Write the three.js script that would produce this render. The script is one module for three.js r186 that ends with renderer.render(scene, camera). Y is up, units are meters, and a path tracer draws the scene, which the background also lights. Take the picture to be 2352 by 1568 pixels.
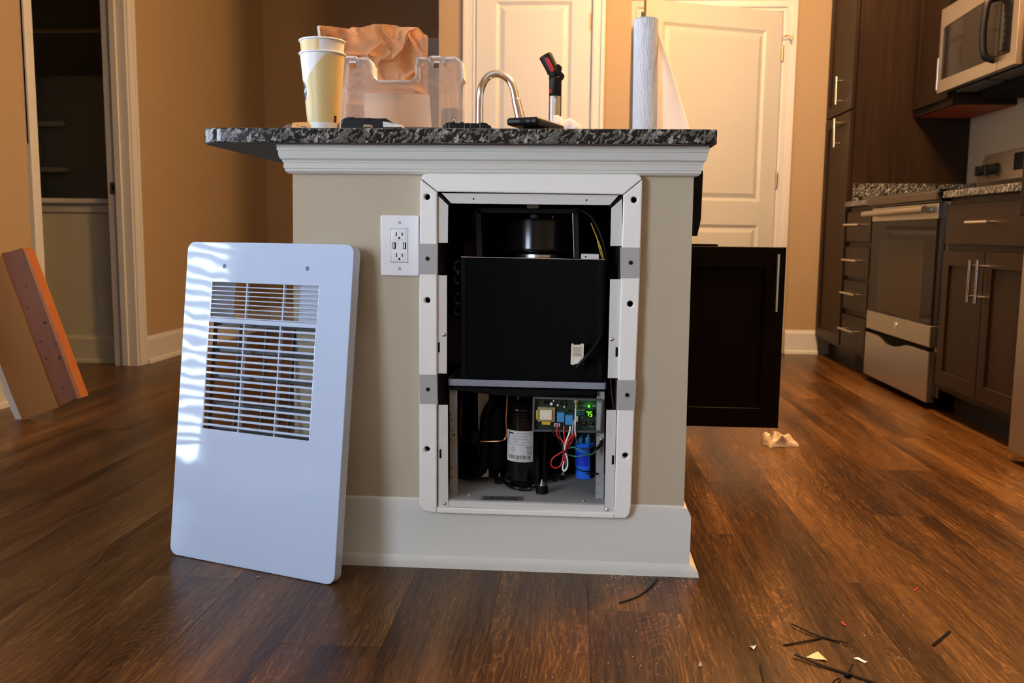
import * as THREE from 'three';
import { RoundedBoxGeometry } from 'three/addons/geometries/RoundedBoxGeometry.js';
import { mergeGeometries, mergeVertices, toCreasedNormals } from 'three/addons/utils/BufferGeometryUtils.js';
import { RectAreaLightUniformsLib } from 'three/addons/lights/RectAreaLightUniformsLib.js';

// ------------------------------------------------------------------ camera
const W = 2352, H = 1568, FPX = 2050, PITCH = 0.12, ROLL = -0.011, YAW = -0.068, EYE = 0.7125;
const scene = new THREE.Scene();
const camera = new THREE.PerspectiveCamera(2 * Math.atan(H / 2 / FPX) * 180 / Math.PI, W / H, 0.05, 60);
const ROT = (() => {   // rows: right, up, forward in (x, y, forward) axes
  const [cy, sy, cp, sp, cr, sr] = [Math.cos(YAW), Math.sin(YAW), Math.cos(PITCH), Math.sin(PITCH), Math.cos(ROLL), Math.sin(ROLL)];
  const m = (A, B) => A.map((r) => [0, 1, 2].map((j) => r[0] * B[0][j] + r[1] * B[1][j] + r[2] * B[2][j]));
  return m([[cr, -sr, 0], [sr, cr, 0], [0, 0, 1]], m([[1, 0, 0], [0, cp, sp], [0, -sp, cp]], [[cy, 0, -sy], [0, 1, 0], [sy, 0, cy]]));
})();
{
  const v = ROT.map((r) => new THREE.Vector3(r[0], r[1], -r[2]));
  const m = new THREE.Matrix4().makeBasis(v[0], v[1], v[2].clone().negate());
  camera.quaternion.setFromRotationMatrix(m);
  camera.position.set(0, EYE, 0);
  camera.focus = 1.86;
  camera.userData.fStop = 6.3;
}
scene.add(camera);

// ------------------------------------------------------------------ renderer, sky, light
const renderer = new THREE.WebGLRenderer({ antialias: true });
renderer.toneMapping = THREE.LinearToneMapping;
renderer.toneMappingExposure = 1.0;
renderer.shadowMap.enabled = true;
RectAreaLightUniformsLib.init();
scene.background = new THREE.Color().setRGB(8.0, 9.6, 12.0);   // overcast daylight outside the windows
const DAY = new THREE.Color().setRGB(0.80, 0.93, 1.14);
const WARM = new THREE.Color().setRGB(1.0, 0.54, 0.215);
function areaLight(x, y, z, w, h, intensity, target) {
  const l = new THREE.RectAreaLight(DAY, intensity, w, h);
  l.position.set(x, y, z); l.lookAt(target[0], target[1], target[2]); l.name = 'window_daylight';
  scene.add(l);
}
areaLight(-2.52, 1.08, -1.94, 1.84, 2.0, 1.5, [0, 1.08, -1.94]);     // patio door in the left wall
areaLight(-2.52, 1.45, 1.05, 1.7, 1.5, 12, [0, 1.45, 1.05]);       // window in the same wall, behind the camera
const LAMPS = [[0.92, -3.72, 24], [0.98, -2.5, 21]];                             // ceiling dome: x, z, candela

// ------------------------------------------------------------------ helpers
let seed = 7;
const rnd = () => { seed = (seed * 1664525 + 1013904223) >>> 0; return seed / 4294967296; };
const rr = (a, b) => a + (b - a) * rnd();
function ray(px, py) {
  const c = [px - W / 2, H / 2 - py, FPX];
  return [0, 1, 2].map((j) => ROT[0][j] * c[0] + ROT[1][j] * c[1] + ROT[2][j] * c[2]);
}
const atZ = (px, py, f) => { const d = ray(px, py), k = f / d[2]; return new THREE.Vector3(d[0] * k, EYE + d[1] * k, -f); };      // on the plane f metres ahead
const atX = (px, py, x) => { const d = ray(px, py), k = x / d[0]; return new THREE.Vector3(x, EYE + d[1] * k, -d[2] * k); };
const atY = (px, py, y) => { const d = ray(px, py), k = (y - EYE) / d[1]; return new THREE.Vector3(d[0] * k, y, -d[2] * k); };
const V = (x, y, z) => new THREE.Vector3(x, y, z);
const names = {};
function numbered(n) { const k = names[n] = (names[n] ?? -1) + 1; return k ? `${n}_${String(k).padStart(3, '0')}` : n; }
function tag(o, label, category, group) { o.userData.label = label; o.userData.category = category; if (group) o.userData.group = group; return o; }
function thing(name, label, category, pos = [0, 0, 0], turn = 0, group) {
  const o = new THREE.Group(); o.name = numbered(name); o.position.set(...pos); o.rotation.y = turn; scene.add(o);
  return tag(o, label, category, group);
}
function room(name, pos = [0, 0, 0]) { const o = new THREE.Group(); o.name = name; o.position.set(...pos); o.userData.kind = 'structure'; scene.add(o); return o; }
function clean(g) {
  if (g.index) g = g.toNonIndexed();
  for (const k of Object.keys(g.attributes)) if (!['position', 'normal', 'uv'].includes(k)) g.deleteAttribute(k);
  g.morphAttributes = {}; g.clearGroups();
  return g;
}
function autoUV(g) {
  g = clean(g);
  if (!g.attributes.normal) g.computeVertexNormals();
  const p = g.attributes.position, uv = new Float32Array(p.count * 2), a = V(0, 0, 0), b = V(0, 0, 0), c = V(0, 0, 0);
  for (let i = 0; i < p.count; i += 3) {
    a.fromBufferAttribute(p, i); b.fromBufferAttribute(p, i + 1); c.fromBufferAttribute(p, i + 2);
    const n = b.clone().sub(a).cross(c.clone().sub(a)), x = Math.abs(n.x), y = Math.abs(n.y), z = Math.abs(n.z);
    [a, b, c].forEach((v, k) => {
      const [s, t] = x > y && x > z ? [v.z, v.y] : y > z ? [v.x, v.z] : [v.x, v.y];
      uv[(i + k) * 2] = s; uv[(i + k) * 2 + 1] = t;
    });
  }
  g.setAttribute('uv', new THREE.BufferAttribute(uv, 2));
  return g;
}
function obj(name, geos, mat, parent = scene, keepUV = false) {
  geos = (Array.isArray(geos) ? geos : [geos]).map((g) => (keepUV ? clean(g) : autoUV(g)));
  const g = geos.length > 1 ? mergeGeometries(geos) : geos[0];
  const m = new THREE.Mesh(g, mat);
  m.name = parent === scene ? numbered(name) : name; m.castShadow = m.receiveShadow = true;
  parent.add(m);
  return m;
}
function struct(name, geos, mat) { const m = obj(name, geos, mat); m.userData.kind = 'structure'; return m; }
const bx = (x0, x1, y0, y1, z0, z1) => new THREE.BoxGeometry(Math.abs(x1 - x0), Math.abs(y1 - y0), Math.abs(z1 - z0)).translate((x0 + x1) / 2, (y0 + y1) / 2, (z0 + z1) / 2);
function rb(x0, x1, y0, y1, z0, z1, r = 0.002, seg = 1) {
  const w = Math.abs(x1 - x0), h = Math.abs(y1 - y0), d = Math.abs(z1 - z0);
  return new RoundedBoxGeometry(w, h, d, seg, Math.min(r, w / 2.01, h / 2.01, d / 2.01)).translate((x0 + x1) / 2, (y0 + y1) / 2, (z0 + z1) / 2);
}
function cyl(p0, p1, r0, r1 = r0, seg = 20) {
  const d = p1.clone().sub(p0), g = new THREE.CylinderGeometry(r1, r0, d.length(), seg);
  g.applyQuaternion(new THREE.Quaternion().setFromUnitVectors(V(0, 1, 0), d.clone().normalize()));
  return g.translate((p0.x + p1.x) / 2, (p0.y + p1.y) / 2, (p0.z + p1.z) / 2);
}
function tube(pts, r, seg = 40, sides = 8) {
  const c = new THREE.CatmullRomCurve3(pts, false, 'centripetal');
  const ends = [pts[0], pts[pts.length - 1]].map((p) => new THREE.SphereGeometry(r, sides, 5).translate(p.x, p.y, p.z));
  return mergeGeometries([new THREE.TubeGeometry(c, seg, r, sides), ...ends].map(clean));
}
const lathe = (pts, seg = 32) => new THREE.LatheGeometry(pts.map((p) => new THREE.Vector2(p[0], p[1])), seg);
const shapeOf = (pts) => new THREE.Shape(pts.map((p) => new THREE.Vector2(p[0], p[1])));
function circlePath(x, y, r, n = 14) { const p = new THREE.Path(); for (let i = 0; i <= n; i++) { const a = i / n * Math.PI * 2; i ? p.lineTo(x + r * Math.cos(a), y + r * Math.sin(a)) : p.moveTo(x + r, y); } return p; }
const polyPath = (pts) => new THREE.Path(pts.map((p) => new THREE.Vector2(p[0], p[1])));
function extr(shape, depth, bevel = 0, segs = 2, steps = 1) {   // from z = 0 to z = depth
  const g = new THREE.ExtrudeGeometry(shape, { depth: depth - 2 * bevel, steps, curveSegments: 10, bevelEnabled: bevel > 0, bevelThickness: bevel, bevelSize: bevel, bevelOffset: -bevel, bevelSegments: segs });
  return bevel ? g.translate(0, 0, bevel) : g;
}
// a plate cut to corners measured on the plane f metres ahead; its front is on that plane
const pl = (pts, f) => pts.map(([x, y]) => { const v = atZ(x, y, f); return [v.x, v.y]; });
function plate(pts, f, thick, { holes = [], cuts = [], bevel = 0, segs = 2 } = {}) {
  const s = shapeOf(pl(pts, f));
  for (const [x, y, r] of holes) { const v = atZ(x, y, f); s.holes.push(circlePath(v.x, v.y, r)); }
  for (const c of cuts) s.holes.push(polyPath(pl(c, f)));
  return extr(s, thick, bevel, segs).translate(0, 0, -f - thick);
}
function roundRect(x0, x1, y0, y1, r) {
  const s = new THREE.Shape();
  s.moveTo(x0 + r, y0); s.lineTo(x1 - r, y0); s.absarc(x1 - r, y0 + r, r, -Math.PI / 2, 0); s.lineTo(x1, y1 - r); s.absarc(x1 - r, y1 - r, r, 0, Math.PI / 2);
  s.lineTo(x0 + r, y1); s.absarc(x0 + r, y1 - r, r, Math.PI / 2, Math.PI); s.lineTo(x0, y0 + r); s.absarc(x0 + r, y0 + r, r, Math.PI, Math.PI * 1.5);
  return s;
}
// four sided block that narrows to its front by inset e (raised door panels, planks)
function frustum(w, h, d, e) {
  const g = new THREE.BufferGeometry(), a = [[-w / 2, -h / 2], [w / 2, -h / 2], [w / 2, h / 2], [-w / 2, h / 2]], b = [[-w / 2 + e, -h / 2 + e], [w / 2 - e, -h / 2 + e], [w / 2 - e, h / 2 - e], [-w / 2 + e, h / 2 - e]], v = [];
  const q = (p0, p1, p2, p3) => v.push(...p0, ...p1, ...p2, ...p0, ...p2, ...p3);
  for (let i = 0; i < 4; i++) { const j = (i + 1) % 4; q([...a[i], 0], [...a[j], 0], [...b[j], d], [...b[i], d]); }
  q([...b[0], d], [...b[1], d], [...b[2], d], [...b[3], d]); q([...a[3], 0], [...a[2], 0], [...a[1], 0], [...a[0], 0]);
  g.setAttribute('position', new THREE.Float32BufferAttribute(v, 3)); g.computeVertexNormals();
  return g;
}
// a moulding profile [out, height] carried round the left, front and right of a rectangle
function sweepSides(profile, xl, xr, zf, zb, frontScale = 1, sideScale = 1) {
  const v = [], ring = (o, h) => [[xl - o * sideScale, h, zb], [xl - o * sideScale, h, zf + o * frontScale], [xr + o * sideScale, h, zf + o * frontScale], [xr + o * sideScale, h, zb]];
  for (let i = 0; i + 1 < profile.length; i++) {
    const A = ring(...profile[i]), B = ring(...profile[i + 1]);
    for (let k = 0; k < 3; k++) v.push(...A[k], ...B[k + 1], ...B[k], ...A[k], ...A[k + 1], ...B[k + 1]);
  }
  const g = new THREE.BufferGeometry(); g.setAttribute('position', new THREE.Float32BufferAttribute(v, 3)); g.computeVertexNormals();
  return g;
}
function grid(nu, nv, fn) {   // smooth sheet from fn(u, v) -> Vector3, kept uv
  const p = [], uv = [], ix = [];
  for (let j = 0; j <= nv; j++) for (let i = 0; i <= nu; i++) { const q = fn(i / nu, j / nv); p.push(q.x, q.y, q.z); uv.push(i / nu, j / nv); }
  for (let j = 0; j < nv; j++) for (let i = 0; i < nu; i++) { const a = j * (nu + 1) + i, b = a + 1, c = a + nu + 1, d = c + 1; ix.push(a, b, d, a, d, c); }
  const g = new THREE.BufferGeometry();
  g.setAttribute('position', new THREE.Float32BufferAttribute(p, 3)); g.setAttribute('uv', new THREE.Float32BufferAttribute(uv, 2)); g.setIndex(ix); g.computeVertexNormals();
  return g;
}

// ------------------------------------------------------------------ textures
const lattice = (() => { const a = new Float32Array(65536); let s = 12345; for (let i = 0; i < 65536; i++) { s = (s * 1664525 + 1013904223) >>> 0; a[i] = s / 4294967296; } return a; })();
function vn(x, y, px, py, k = 0) {   // value noise, repeats every px, py cells
  const xi = Math.floor(x), yi = Math.floor(y), fx = x - xi, fy = y - yi, u = fx * fx * (3 - 2 * fx), w = fy * fy * (3 - 2 * fy);
  const X0 = ((xi % px) + px) % px, X1 = (X0 + 1) % px, Y0 = ((yi % py) + py) % py, Y1 = (Y0 + 1) % py;
  const h = (a, b) => lattice[(a * 73 + b * 1531 + k * 7919) & 65535];
  const a = h(X0, Y0), b = h(X1, Y0), c = h(X0, Y1), d = h(X1, Y1);
  return a + (b - a) * u + (c - a) * w + (a - b - c + d) * u * w;
}
function fbm(x, y, px, py, oct, k = 0) { let s = 0, a = 0.5, t = 0; for (let i = 0; i < oct; i++) { s += a * vn(x, y, px, py, k + i * 3); t += a; x *= 2; y *= 2; px *= 2; py *= 2; a *= 0.5; } return s / t; }
function tex(w, h, fn, srgb, repeat = [1, 1]) {
  const d = new Uint8Array(w * h * 4);
  for (let j = 0; j < h; j++) for (let i = 0; i < w; i++) { const c = fn(i / w, j / h), k = (j * w + i) * 4; for (let n = 0; n < 3; n++) d[k + n] = Math.max(0, Math.min(255, c[n] * 255)); d[k + 3] = 255; }
  const t = new THREE.DataTexture(d, w, h, THREE.RGBAFormat);
  t.wrapS = t.wrapT = THREE.RepeatWrapping; t.magFilter = THREE.LinearFilter; t.minFilter = THREE.LinearMipmapLinearFilter; t.generateMipmaps = true;
  if (srgb) t.colorSpace = THREE.SRGBColorSpace;
  t.repeat.set(...repeat); t.needsUpdate = true;
  return t;
}
const gray = (g) => [g, g, g];
const mixc = (a, b, t) => [0, 1, 2].map((i) => a[i] + (b[i] - a[i]) * t);
const sm = (a, b, x) => { const t = Math.max(0, Math.min(1, (x - a) / (b - a))); return t * t * (3 - 2 * t); };
function canvasTex(w, h, draw, flip = true) {
  const c = document.createElement('canvas'); c.width = w; c.height = h; draw(c.getContext('2d'), w, h);
  const t = new THREE.CanvasTexture(c); t.colorSpace = THREE.SRGBColorSpace; t.flipY = flip; return t;
}

// oak-look vinyl floor: tile of 0.72 m across the boards by 1.44 m along them
const woodFields = (u, v) => {
  const broad = fbm(u * 13, v * 2, 13, 2, 3, 11), tone = fbm(u * 5, v * 2, 5, 2, 2, 77), mask = sm(0.50, 0.62, fbm(u * 6, v * 3, 6, 3, 2, 5));
  const jag = (vn(u * 70, v * 110, 70, 110, 9) - 0.5) * 0.5, warp = fbm(u * 6, v * 2, 6, 2, 2, 40) - 0.5 + (fbm(u * 12, v * 9, 12, 9, 2, 91) - 0.5) * 0.12;
  const ring = u * 52 + warp * 26 + Math.sin(v * Math.PI * 4) * 1.2 + jag, s = Math.abs(((ring % 1) + 1) % 1 - 0.5) * 2;
  return { broad, tone, line: sm(0.66, 0.96, s) * mask, dash: sm(0.66, 0.86, vn(u * 320, v * 64, 320, 64, 21)), dark: sm(0.72, 0.9, vn(u * 250, v * 40, 250, 40, 55)), fine: fbm(u * 180, v * 20, 180, 20, 2, 31) };
};
const floorTex = tex(1024, 2048, (u, v) => {
  const f = woodFields(u, v);
  const k = 0.27 + (f.broad - 0.5) * 0.52 + (f.tone - 0.5) * 0.28 + (f.fine - 0.5) * 0.34 + f.dash * 0.20 + f.line * 0.22 - f.dark * 0.12;
  return mixc([0.150, 0.085, 0.030], [0.63, 0.465, 0.265], Math.max(0, Math.min(1, k)));
}, true, [1 / 0.72, 1 / 1.44]);
const floorBump = tex(1024, 2048, (u, v) => { const f = woodFields(u, v); return gray(0.5 + (f.fine - 0.5) * 0.3 - f.dark * 0.25 + f.line * 0.2 + f.dash * 0.15); }, false, [1 / 0.72, 1 / 1.44]);
const cabinetTex = tex(512, 1024, (u, v) => { const s = fbm(u * 40, v * 3, 40, 3, 3, 9), t = fbm(u * 3, v * 2, 3, 2, 2, 17), f = fbm(u * 160, v * 8, 160, 8, 2, 23); return mixc([0.25, 0.185, 0.135], [0.42, 0.32, 0.24], 0.5 + (s - 0.5) * 0.7 + (t - 0.5) * 0.5 + (f - 0.5) * 0.4); }, true, [1 / 0.5, 1 / 1.0]);
const graniteTex = tex(1024, 1024, (u, v) => {
  const a = u * 0.8 + v * 0.6, b = -u * 0.6 + v * 0.8;
  const wx = fbm(u * 34, v * 34, 34, 34, 3, 3) - 0.5, wy = fbm(u * 34, v * 34, 34, 34, 3, 50) - 0.5;
  const n1 = fbm((u + v) * 26 + wx * 3.0, (v - u) * 70 + wy * 3.6, 1040, 1400, 3, 8), n2 = fbm(u * 96 + wx * 5, v * 96 + wy * 5, 96, 96, 3, 14), n3 = fbm(u * 20 + wy * 2, v * 20 + wx * 2, 20, 20, 2, 61), n4 = vn(u * 240, v * 240, 240, 240, 90);
  let c = mixc([0.38, 0.375, 0.36], [0.74, 0.73, 0.69], sm(0.38, 0.66, n2));
  c = mixc(c, [0.44, 0.42, 0.40], sm(0.5, 0.72, n3) * 0.7);
  c = mixc(c, [0.095, 0.10, 0.10], sm(0.475, 0.525, n1 * 0.72 + n2 * 0.28 + (n4 - 0.5) * 0.05));
  if (n4 > 0.9 && n1 < 0.5) c = mixc(c, [0.12, 0.12, 0.12], 0.8);
  return c;
}, true, [1 / 0.42, 1 / 0.42]);
const paintBump = tex(512, 512, (u, v) => gray(fbm(u * 90, v * 90, 90, 90, 3, 4)), false, [1 / 0.3, 1 / 0.3]);
const brushed = tex(512, 512, (u, v) => gray(0.5 + (fbm(u * 4, v * 240, 4, 240, 2, 6) - 0.5) * 0.5), false, [1 / 0.3, 1 / 0.3]);
const kraftTex = tex(512, 512, (u, v) => { const f = fbm(u * 90, v * 60, 90, 60, 3, 33), t = fbm(u * 5, v * 5, 5, 5, 3, 44); return mixc([0.74, 0.53, 0.33], [0.90, 0.70, 0.48], 0.5 + (f - 0.5) * 0.4 + (t - 0.5) * 0.6); }, true, [1 / 0.2, 1 / 0.2]);
const pineTex = tex(256, 1024, (u, v) => { const w = fbm(u * 4, v * 2, 4, 2, 3, 71), s = Math.abs((((u * 9 + w * 6) % 1) + 1) % 1 - 0.5) * 2; return mixc([0.74, 0.46, 0.24], [0.86, 0.62, 0.38], 0.3 + 0.6 * s * (0.5 + w * 0.5)); }, true, [1 / 0.1, 1 / 0.6]);
const speckTex = tex(512, 512, (u, v) => { const n = vn(u * 200, v * 200, 200, 200, 5), b = fbm(u * 8, v * 8, 8, 8, 2, 66); return n > 0.985 && b > 0.5 ? gray(0.55) : gray(0.085); }, true, [1 / 0.25, 1 / 0.25]);
const finBump = tex(512, 64, (u) => gray(0.5 + 0.5 * Math.sin(u * Math.PI * 2 * 64)), false, [1 / 0.1, 1]);
const waveBump = tex(256, 256, (u, v) => gray(fbm(u * 5, v * 5, 5, 5, 2, 8)), false, [1 / 0.32, 1 / 0.32]);
const stoneFelt = tex(512, 512, (u, v) => { const f = fbm(u * 14, v * 110, 14, 110, 3, 12); return mixc([0.26, 0.25, 0.24], [0.50, 0.49, 0.48], f); }, true, [1 / 0.4, 1 / 0.4]);

// ------------------------------------------------------------------ materials (linear base colours)
const mat = (r, g, b, rough = 0.6, extra = {}) => { const m = new THREE.MeshPhysicalMaterial({ roughness: rough, ...extra }); m.color.setRGB(r, g, b); return m; };
const M = {
  wall: mat(0.345, 0.256, 0.152, 0.75, { bumpMap: paintBump, bumpScale: 0.0006 }),
  islandWall: mat(0.52, 0.445, 0.31, 0.7, { bumpMap: paintBump, bumpScale: 0.0005 }),
  ceiling: mat(0.80, 0.77, 0.72, 0.9),
  trim: mat(0.55, 0.57, 0.57, 0.4),
  islandTrim: mat(0.68, 0.67, 0.595, 0.42),
  frame: mat(0.90, 0.88, 0.81, 0.5, { bumpMap: paintBump, bumpScale: 0.0003 }),
  door: mat(0.50, 0.53, 0.53, 0.45),
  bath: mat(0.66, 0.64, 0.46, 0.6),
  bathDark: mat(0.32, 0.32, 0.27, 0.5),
  floor: [1.02, 1.08, 1.14].map((k) => mat(k, k * 0.95, k * 0.84, 0.32, { specularIntensity: 0.5, map: floorTex, bumpMap: floorBump, bumpScale: 0.0005 })),
  cabinet: mat(0.205, 0.18, 0.15, 0.42, { map: cabinetTex, specularIntensity: 0.35 }),
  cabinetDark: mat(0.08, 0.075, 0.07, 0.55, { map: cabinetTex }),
  cabinetRaw: mat(0.50, 0.22, 0.07, 0.6, { map: pineTex }),
  islandDoor: mat(0.055, 0.05, 0.045, 0.45, { map: cabinetTex, specularIntensity: 0.12 }),
  tie: mat(0.004, 0.004, 0.004, 0.35, { specularIntensity: 0.2 }),
  toeKick: mat(0.008, 0.006, 0.005, 0.7),
  granite: mat(0.8, 0.8, 0.79, 0.16, { map: graniteTex }),
  graniteRough: mat(0.42, 0.36, 0.32, 0.85, { map: stoneFelt }),
  steel: mat(0.46, 0.42, 0.37, 0.34, { metalness: 1, bumpMap: brushed, bumpScale: 0.00005 }),
  chrome: mat(0.82, 0.82, 0.82, 0.06, { metalness: 1 }),
  nickel: mat(0.72, 0.70, 0.67, 0.25, { metalness: 1 }),
  zinc: mat(0.62, 0.63, 0.62, 0.3, { metalness: 1 }),
  bronze: mat(0.055, 0.036, 0.020, 0.35, { specularIntensity: 0.4 }),
  hinge: mat(0.45, 0.36, 0.25, 0.4, { metalness: 1 }),
  blackGloss: mat(0.006, 0.006, 0.007, 0.12, { specularIntensity: 0.6 }),
  blackPlastic: mat(0.006, 0.006, 0.0065, 0.4, { specularIntensity: 0.45 }),
  blackMatte: mat(0.0035, 0.003, 0.003, 0.75, { specularIntensity: 0.25 }),
  blackEnamel: mat(0.004, 0.0036, 0.0036, 0.16, { specularIntensity: 1 }),
  rubber: mat(0.004, 0.004, 0.0042, 0.5, { specularIntensity: 0.35 }),
  glassDark: mat(0.014, 0.010, 0.007, 0.06, { specularIntensity: 0.13 }),
  ovenPane: mat(0.045, 0.030, 0.017, 0.14, { specularIntensity: 0.13 }),
  sheetMetal: mat(0.66, 0.645, 0.60, 0.45),
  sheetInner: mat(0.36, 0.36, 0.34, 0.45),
  sheetShade: mat(0.36, 0.35, 0.33, 0.5),
  tabMetal: mat(0.42, 0.41, 0.39, 0.42),
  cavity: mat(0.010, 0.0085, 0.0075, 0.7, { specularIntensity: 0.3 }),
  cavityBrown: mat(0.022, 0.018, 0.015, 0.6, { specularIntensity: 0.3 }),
  coil: mat(0.35, 0.35, 0.36, 0.6, { specularIntensity: 0.2, map: speckTex, bumpMap: finBump, bumpScale: 0.001 }),
  pan: mat(0.26, 0.28, 0.33, 0.35),
  copper: mat(0.85, 0.36, 0.16, 0.3, { metalness: 1 }),
  copperDull: mat(0.30, 0.10, 0.05, 0.45, { metalness: 1 }),
  boxPlastic: mat(0.085, 0.088, 0.095, 0.5),
  pcb: mat(0.008, 0.030, 0.016, 0.45),
  relay: mat(0.06, 0.28, 0.60, 0.35),
  capBlue: mat(0.01, 0.13, 0.72, 0.38),
  terminalBlue: mat(0.02, 0.20, 0.36, 0.4),
  yellow: mat(0.72, 0.45, 0.03, 0.45),
  laminate: mat(0.30, 0.24, 0.12, 0.5),
  cream: mat(0.80, 0.72, 0.55, 0.5),
  white: mat(0.86, 0.86, 0.86, 0.4),
  wireRed: mat(0.62, 0.02, 0.025, 0.4), wireWhite: mat(0.85, 0.83, 0.80, 0.4), wireBlack: mat(0.012, 0.012, 0.012, 0.4), wireGreen: mat(0.02, 0.20, 0.11, 0.4), wireGray: mat(0.30, 0.31, 0.33, 0.4), wireOrange: mat(0.85, 0.30, 0.12, 0.4), wireYellow: mat(0.55, 0.36, 0.01, 0.4),
  outlet: mat(0.88, 0.88, 0.89, 0.25),
  slotDark: mat(0.004, 0.004, 0.004, 0.6, { specularIntensity: 0.3 }),
  panel: mat(0.50, 0.60, 0.76, 0.045, { ior: 1.85, bumpMap: waveBump, bumpScale: 0.0005 }),
  panelThin: mat(0.72, 0.76, 0.84, 0.6, { transmission: 0.5, thickness: 0, side: THREE.DoubleSide }),
  plug: mat(0.10, 0.12, 0.22, 0.5),
  filter: mat(0.035, 0.042, 0.045, 0.28),
  kraft: mat(1, 1, 1, 0.85, { map: kraftTex, side: THREE.DoubleSide, transmission: 0.4, thickness: 0 }),
  core: mat(0.5, 0.36, 0.22, 0.85),
  caseClear: mat(0.95, 0.93, 0.91, 0.19, { transmission: 0.93, thickness: 0, ior: 1.25, side: THREE.DoubleSide }),
  caseRim: mat(0.88, 0.85, 0.83, 0.5, { transmission: 0.35, thickness: 0, side: THREE.DoubleSide }),
  card: mat(1.0, 0.93, 0.84, 0.95, { transmission: 0.55, thickness: 0 }),
  towel: mat(0.85, 0.85, 0.85, 0.9),
  towelSheet: mat(0.86, 0.85, 0.83, 0.95, { transmission: 0.45, thickness: 0, side: THREE.DoubleSide }),
  tissue: mat(0.86, 0.82, 0.79, 0.95, { transmission: 0.3, thickness: 0, side: THREE.DoubleSide }),
  red: mat(0.50, 0.025, 0.028, 0.5),
  orange: mat(0.86, 0.40, 0.10, 0.45),
  brownTip: mat(0.14, 0.07, 0.04, 0.5),
  pineLight: mat(0.62, 0.46, 0.26, 0.6, { map: pineTex }),
  pine: mat(0.30, 0.185, 0.06, 0.6, { map: pineTex }),
  knot: mat(0.05, 0.02, 0.01, 0.7),
  paperTan: mat(0.30, 0.135, 0.035, 0.85),
  gypsum: mat(0.62, 0.60, 0.56, 0.95),
  rag: mat(0.66, 0.56, 0.42, 0.95, { side: THREE.DoubleSide }),
  paperYellow: mat(0.80, 0.66, 0.32, 0.8, { side: THREE.DoubleSide }),
  paperWhite: mat(0.80, 0.79, 0.76, 0.85, { side: THREE.DoubleSide }),
  glass: mat(1, 1, 1, 0.02, { transmission: 1, thickness: 0 }),
  slat: mat(0.80, 0.80, 0.79, 0.5),
  ledGreen: mat(0.05, 0.4, 0.02, 0.4, { emissive: new THREE.Color().setRGB(0.12, 1.6, 0.04) }),
  digit: mat(0.05, 0.4, 0.02, 0.4, { emissive: new THREE.Color().setRGB(0.30, 1.15, 0.015) }),
  dome: mat(0.8, 0.8, 0.8, 0.5, { emissive: new THREE.Color().setRGB(2.4, 1.5, 0.7) }),
  clearBit: mat(0.9, 0.9, 0.9, 0.1, { transmission: 0.8, thickness: 0 }),
};

// ------------------------------------------------------------------ room shell
const XL = -2.28, XR = 2.10, ZB = -5.56, ZH = -6.55, ZF = 3.3, CEIL = 2.70;
{   // floor: every plank a part
  const fl = room('floor');
  obj('subfloor', bx(-4.4, 2.3, -0.06, -0.0075, -7.6, 3.4), M.toeKick, fl);
  const pw = 0.18, len = 1.22; let row = 0;
  for (let x = -2.30; x < 2.15; x += pw, row++) {
    let z = 3.35 - (row * 0.47 % len) - 0.1; let zs = 3.35;
    while (zs > -6.6) {
      const ze = Math.max(z, -6.6), l = zs - ze;
      if (l > 0.02) {
        const g = frustum(pw - 0.0001, l - 0.0001, 0.0075, 0.0003).rotateX(-Math.PI / 2);
        const uvg = autoUV(g), uv = uvg.attributes.uv, du = Math.floor(rnd() * 4) * 0.18 + 0.09, dv = rnd() * 1.44, f = rnd() < 0.5 ? 1 : -1;
        for (let i = 0; i < uv.count; i++) uv.setXY(i, uv.getX(i) * f + du, uv.getY(i) + dv);
        const p = obj('plank', uvg, M.floor[Math.floor(rnd() * 3)], fl, true);
        p.position.set(x + pw / 2, -0.0075, (zs + ze) / 2);
      }
      zs = ze; z -= len;
    }
  }
  for (let k = 0; k < 12; k++) {   // bathroom boards, run the same way beyond the doorway
    const x = -2.30 - (k + 0.5) * pw, uvg = autoUV(frustum(pw - 0.0004, 1.9, 0.0075, 0.0007).rotateX(-Math.PI / 2)), uv = uvg.attributes.uv, dv = rnd();
    for (let i = 0; i < uv.count; i++) uv.setXY(i, uv.getX(i) + k * 0.18, uv.getY(i) + dv);
    obj('plank', uvg, M.floor[k % 3], fl, true).position.set(x, -0.0075, -4.1);
  }
}
const T = 0.12;
struct('ceiling', bx(-4.4, 2.3, CEIL, CEIL + 0.1, -7.6, 3.4), M.ceiling);
// left wall with the patio door opening (near) and the bathroom doorway (far)
const RW = { z0: 0.2, z1: 1.9, b: 0.7, t: 2.2 };
const DW = { z0: -3.70, z1: -4.515, h: 2.06 }, PW = { z0: -0.93, z1: -2.86, b: 0.06, t: 2.10 };
struct('wall_left', [bx(XL - T, XL, 0, CEIL, ZF, RW.z1), bx(XL - T, XL, 0, RW.b, RW.z1, RW.z0), bx(XL - T, XL, RW.t, CEIL, RW.z1, RW.z0), bx(XL - T, XL, 0, CEIL, RW.z0, PW.z0), bx(XL - T, XL, 0, PW.b, PW.z0, PW.z1), bx(XL - T, XL, PW.t, CEIL, PW.z0, PW.z1), bx(XL - T, XL, 0, CEIL, PW.z1, DW.z0), bx(XL - T, XL, DW.h, CEIL, DW.z0, DW.z1), bx(XL - T, XL, 0, CEIL, DW.z1, ZH - T)], M.wall);
struct('wall_hall', bx(XL, -0.60, 0, CEIL, ZH, ZH - T), M.wall);
const CL = { x0: -0.744, x1: 0.279, z: -4.90 };               // closet box that stands forward of the back wall
const D1 = { x0: -0.544, x1: 0.072, h: 2.05 }, D2 = { x0: 0.372, x1: 1.207, h: 2.035 };
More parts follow.
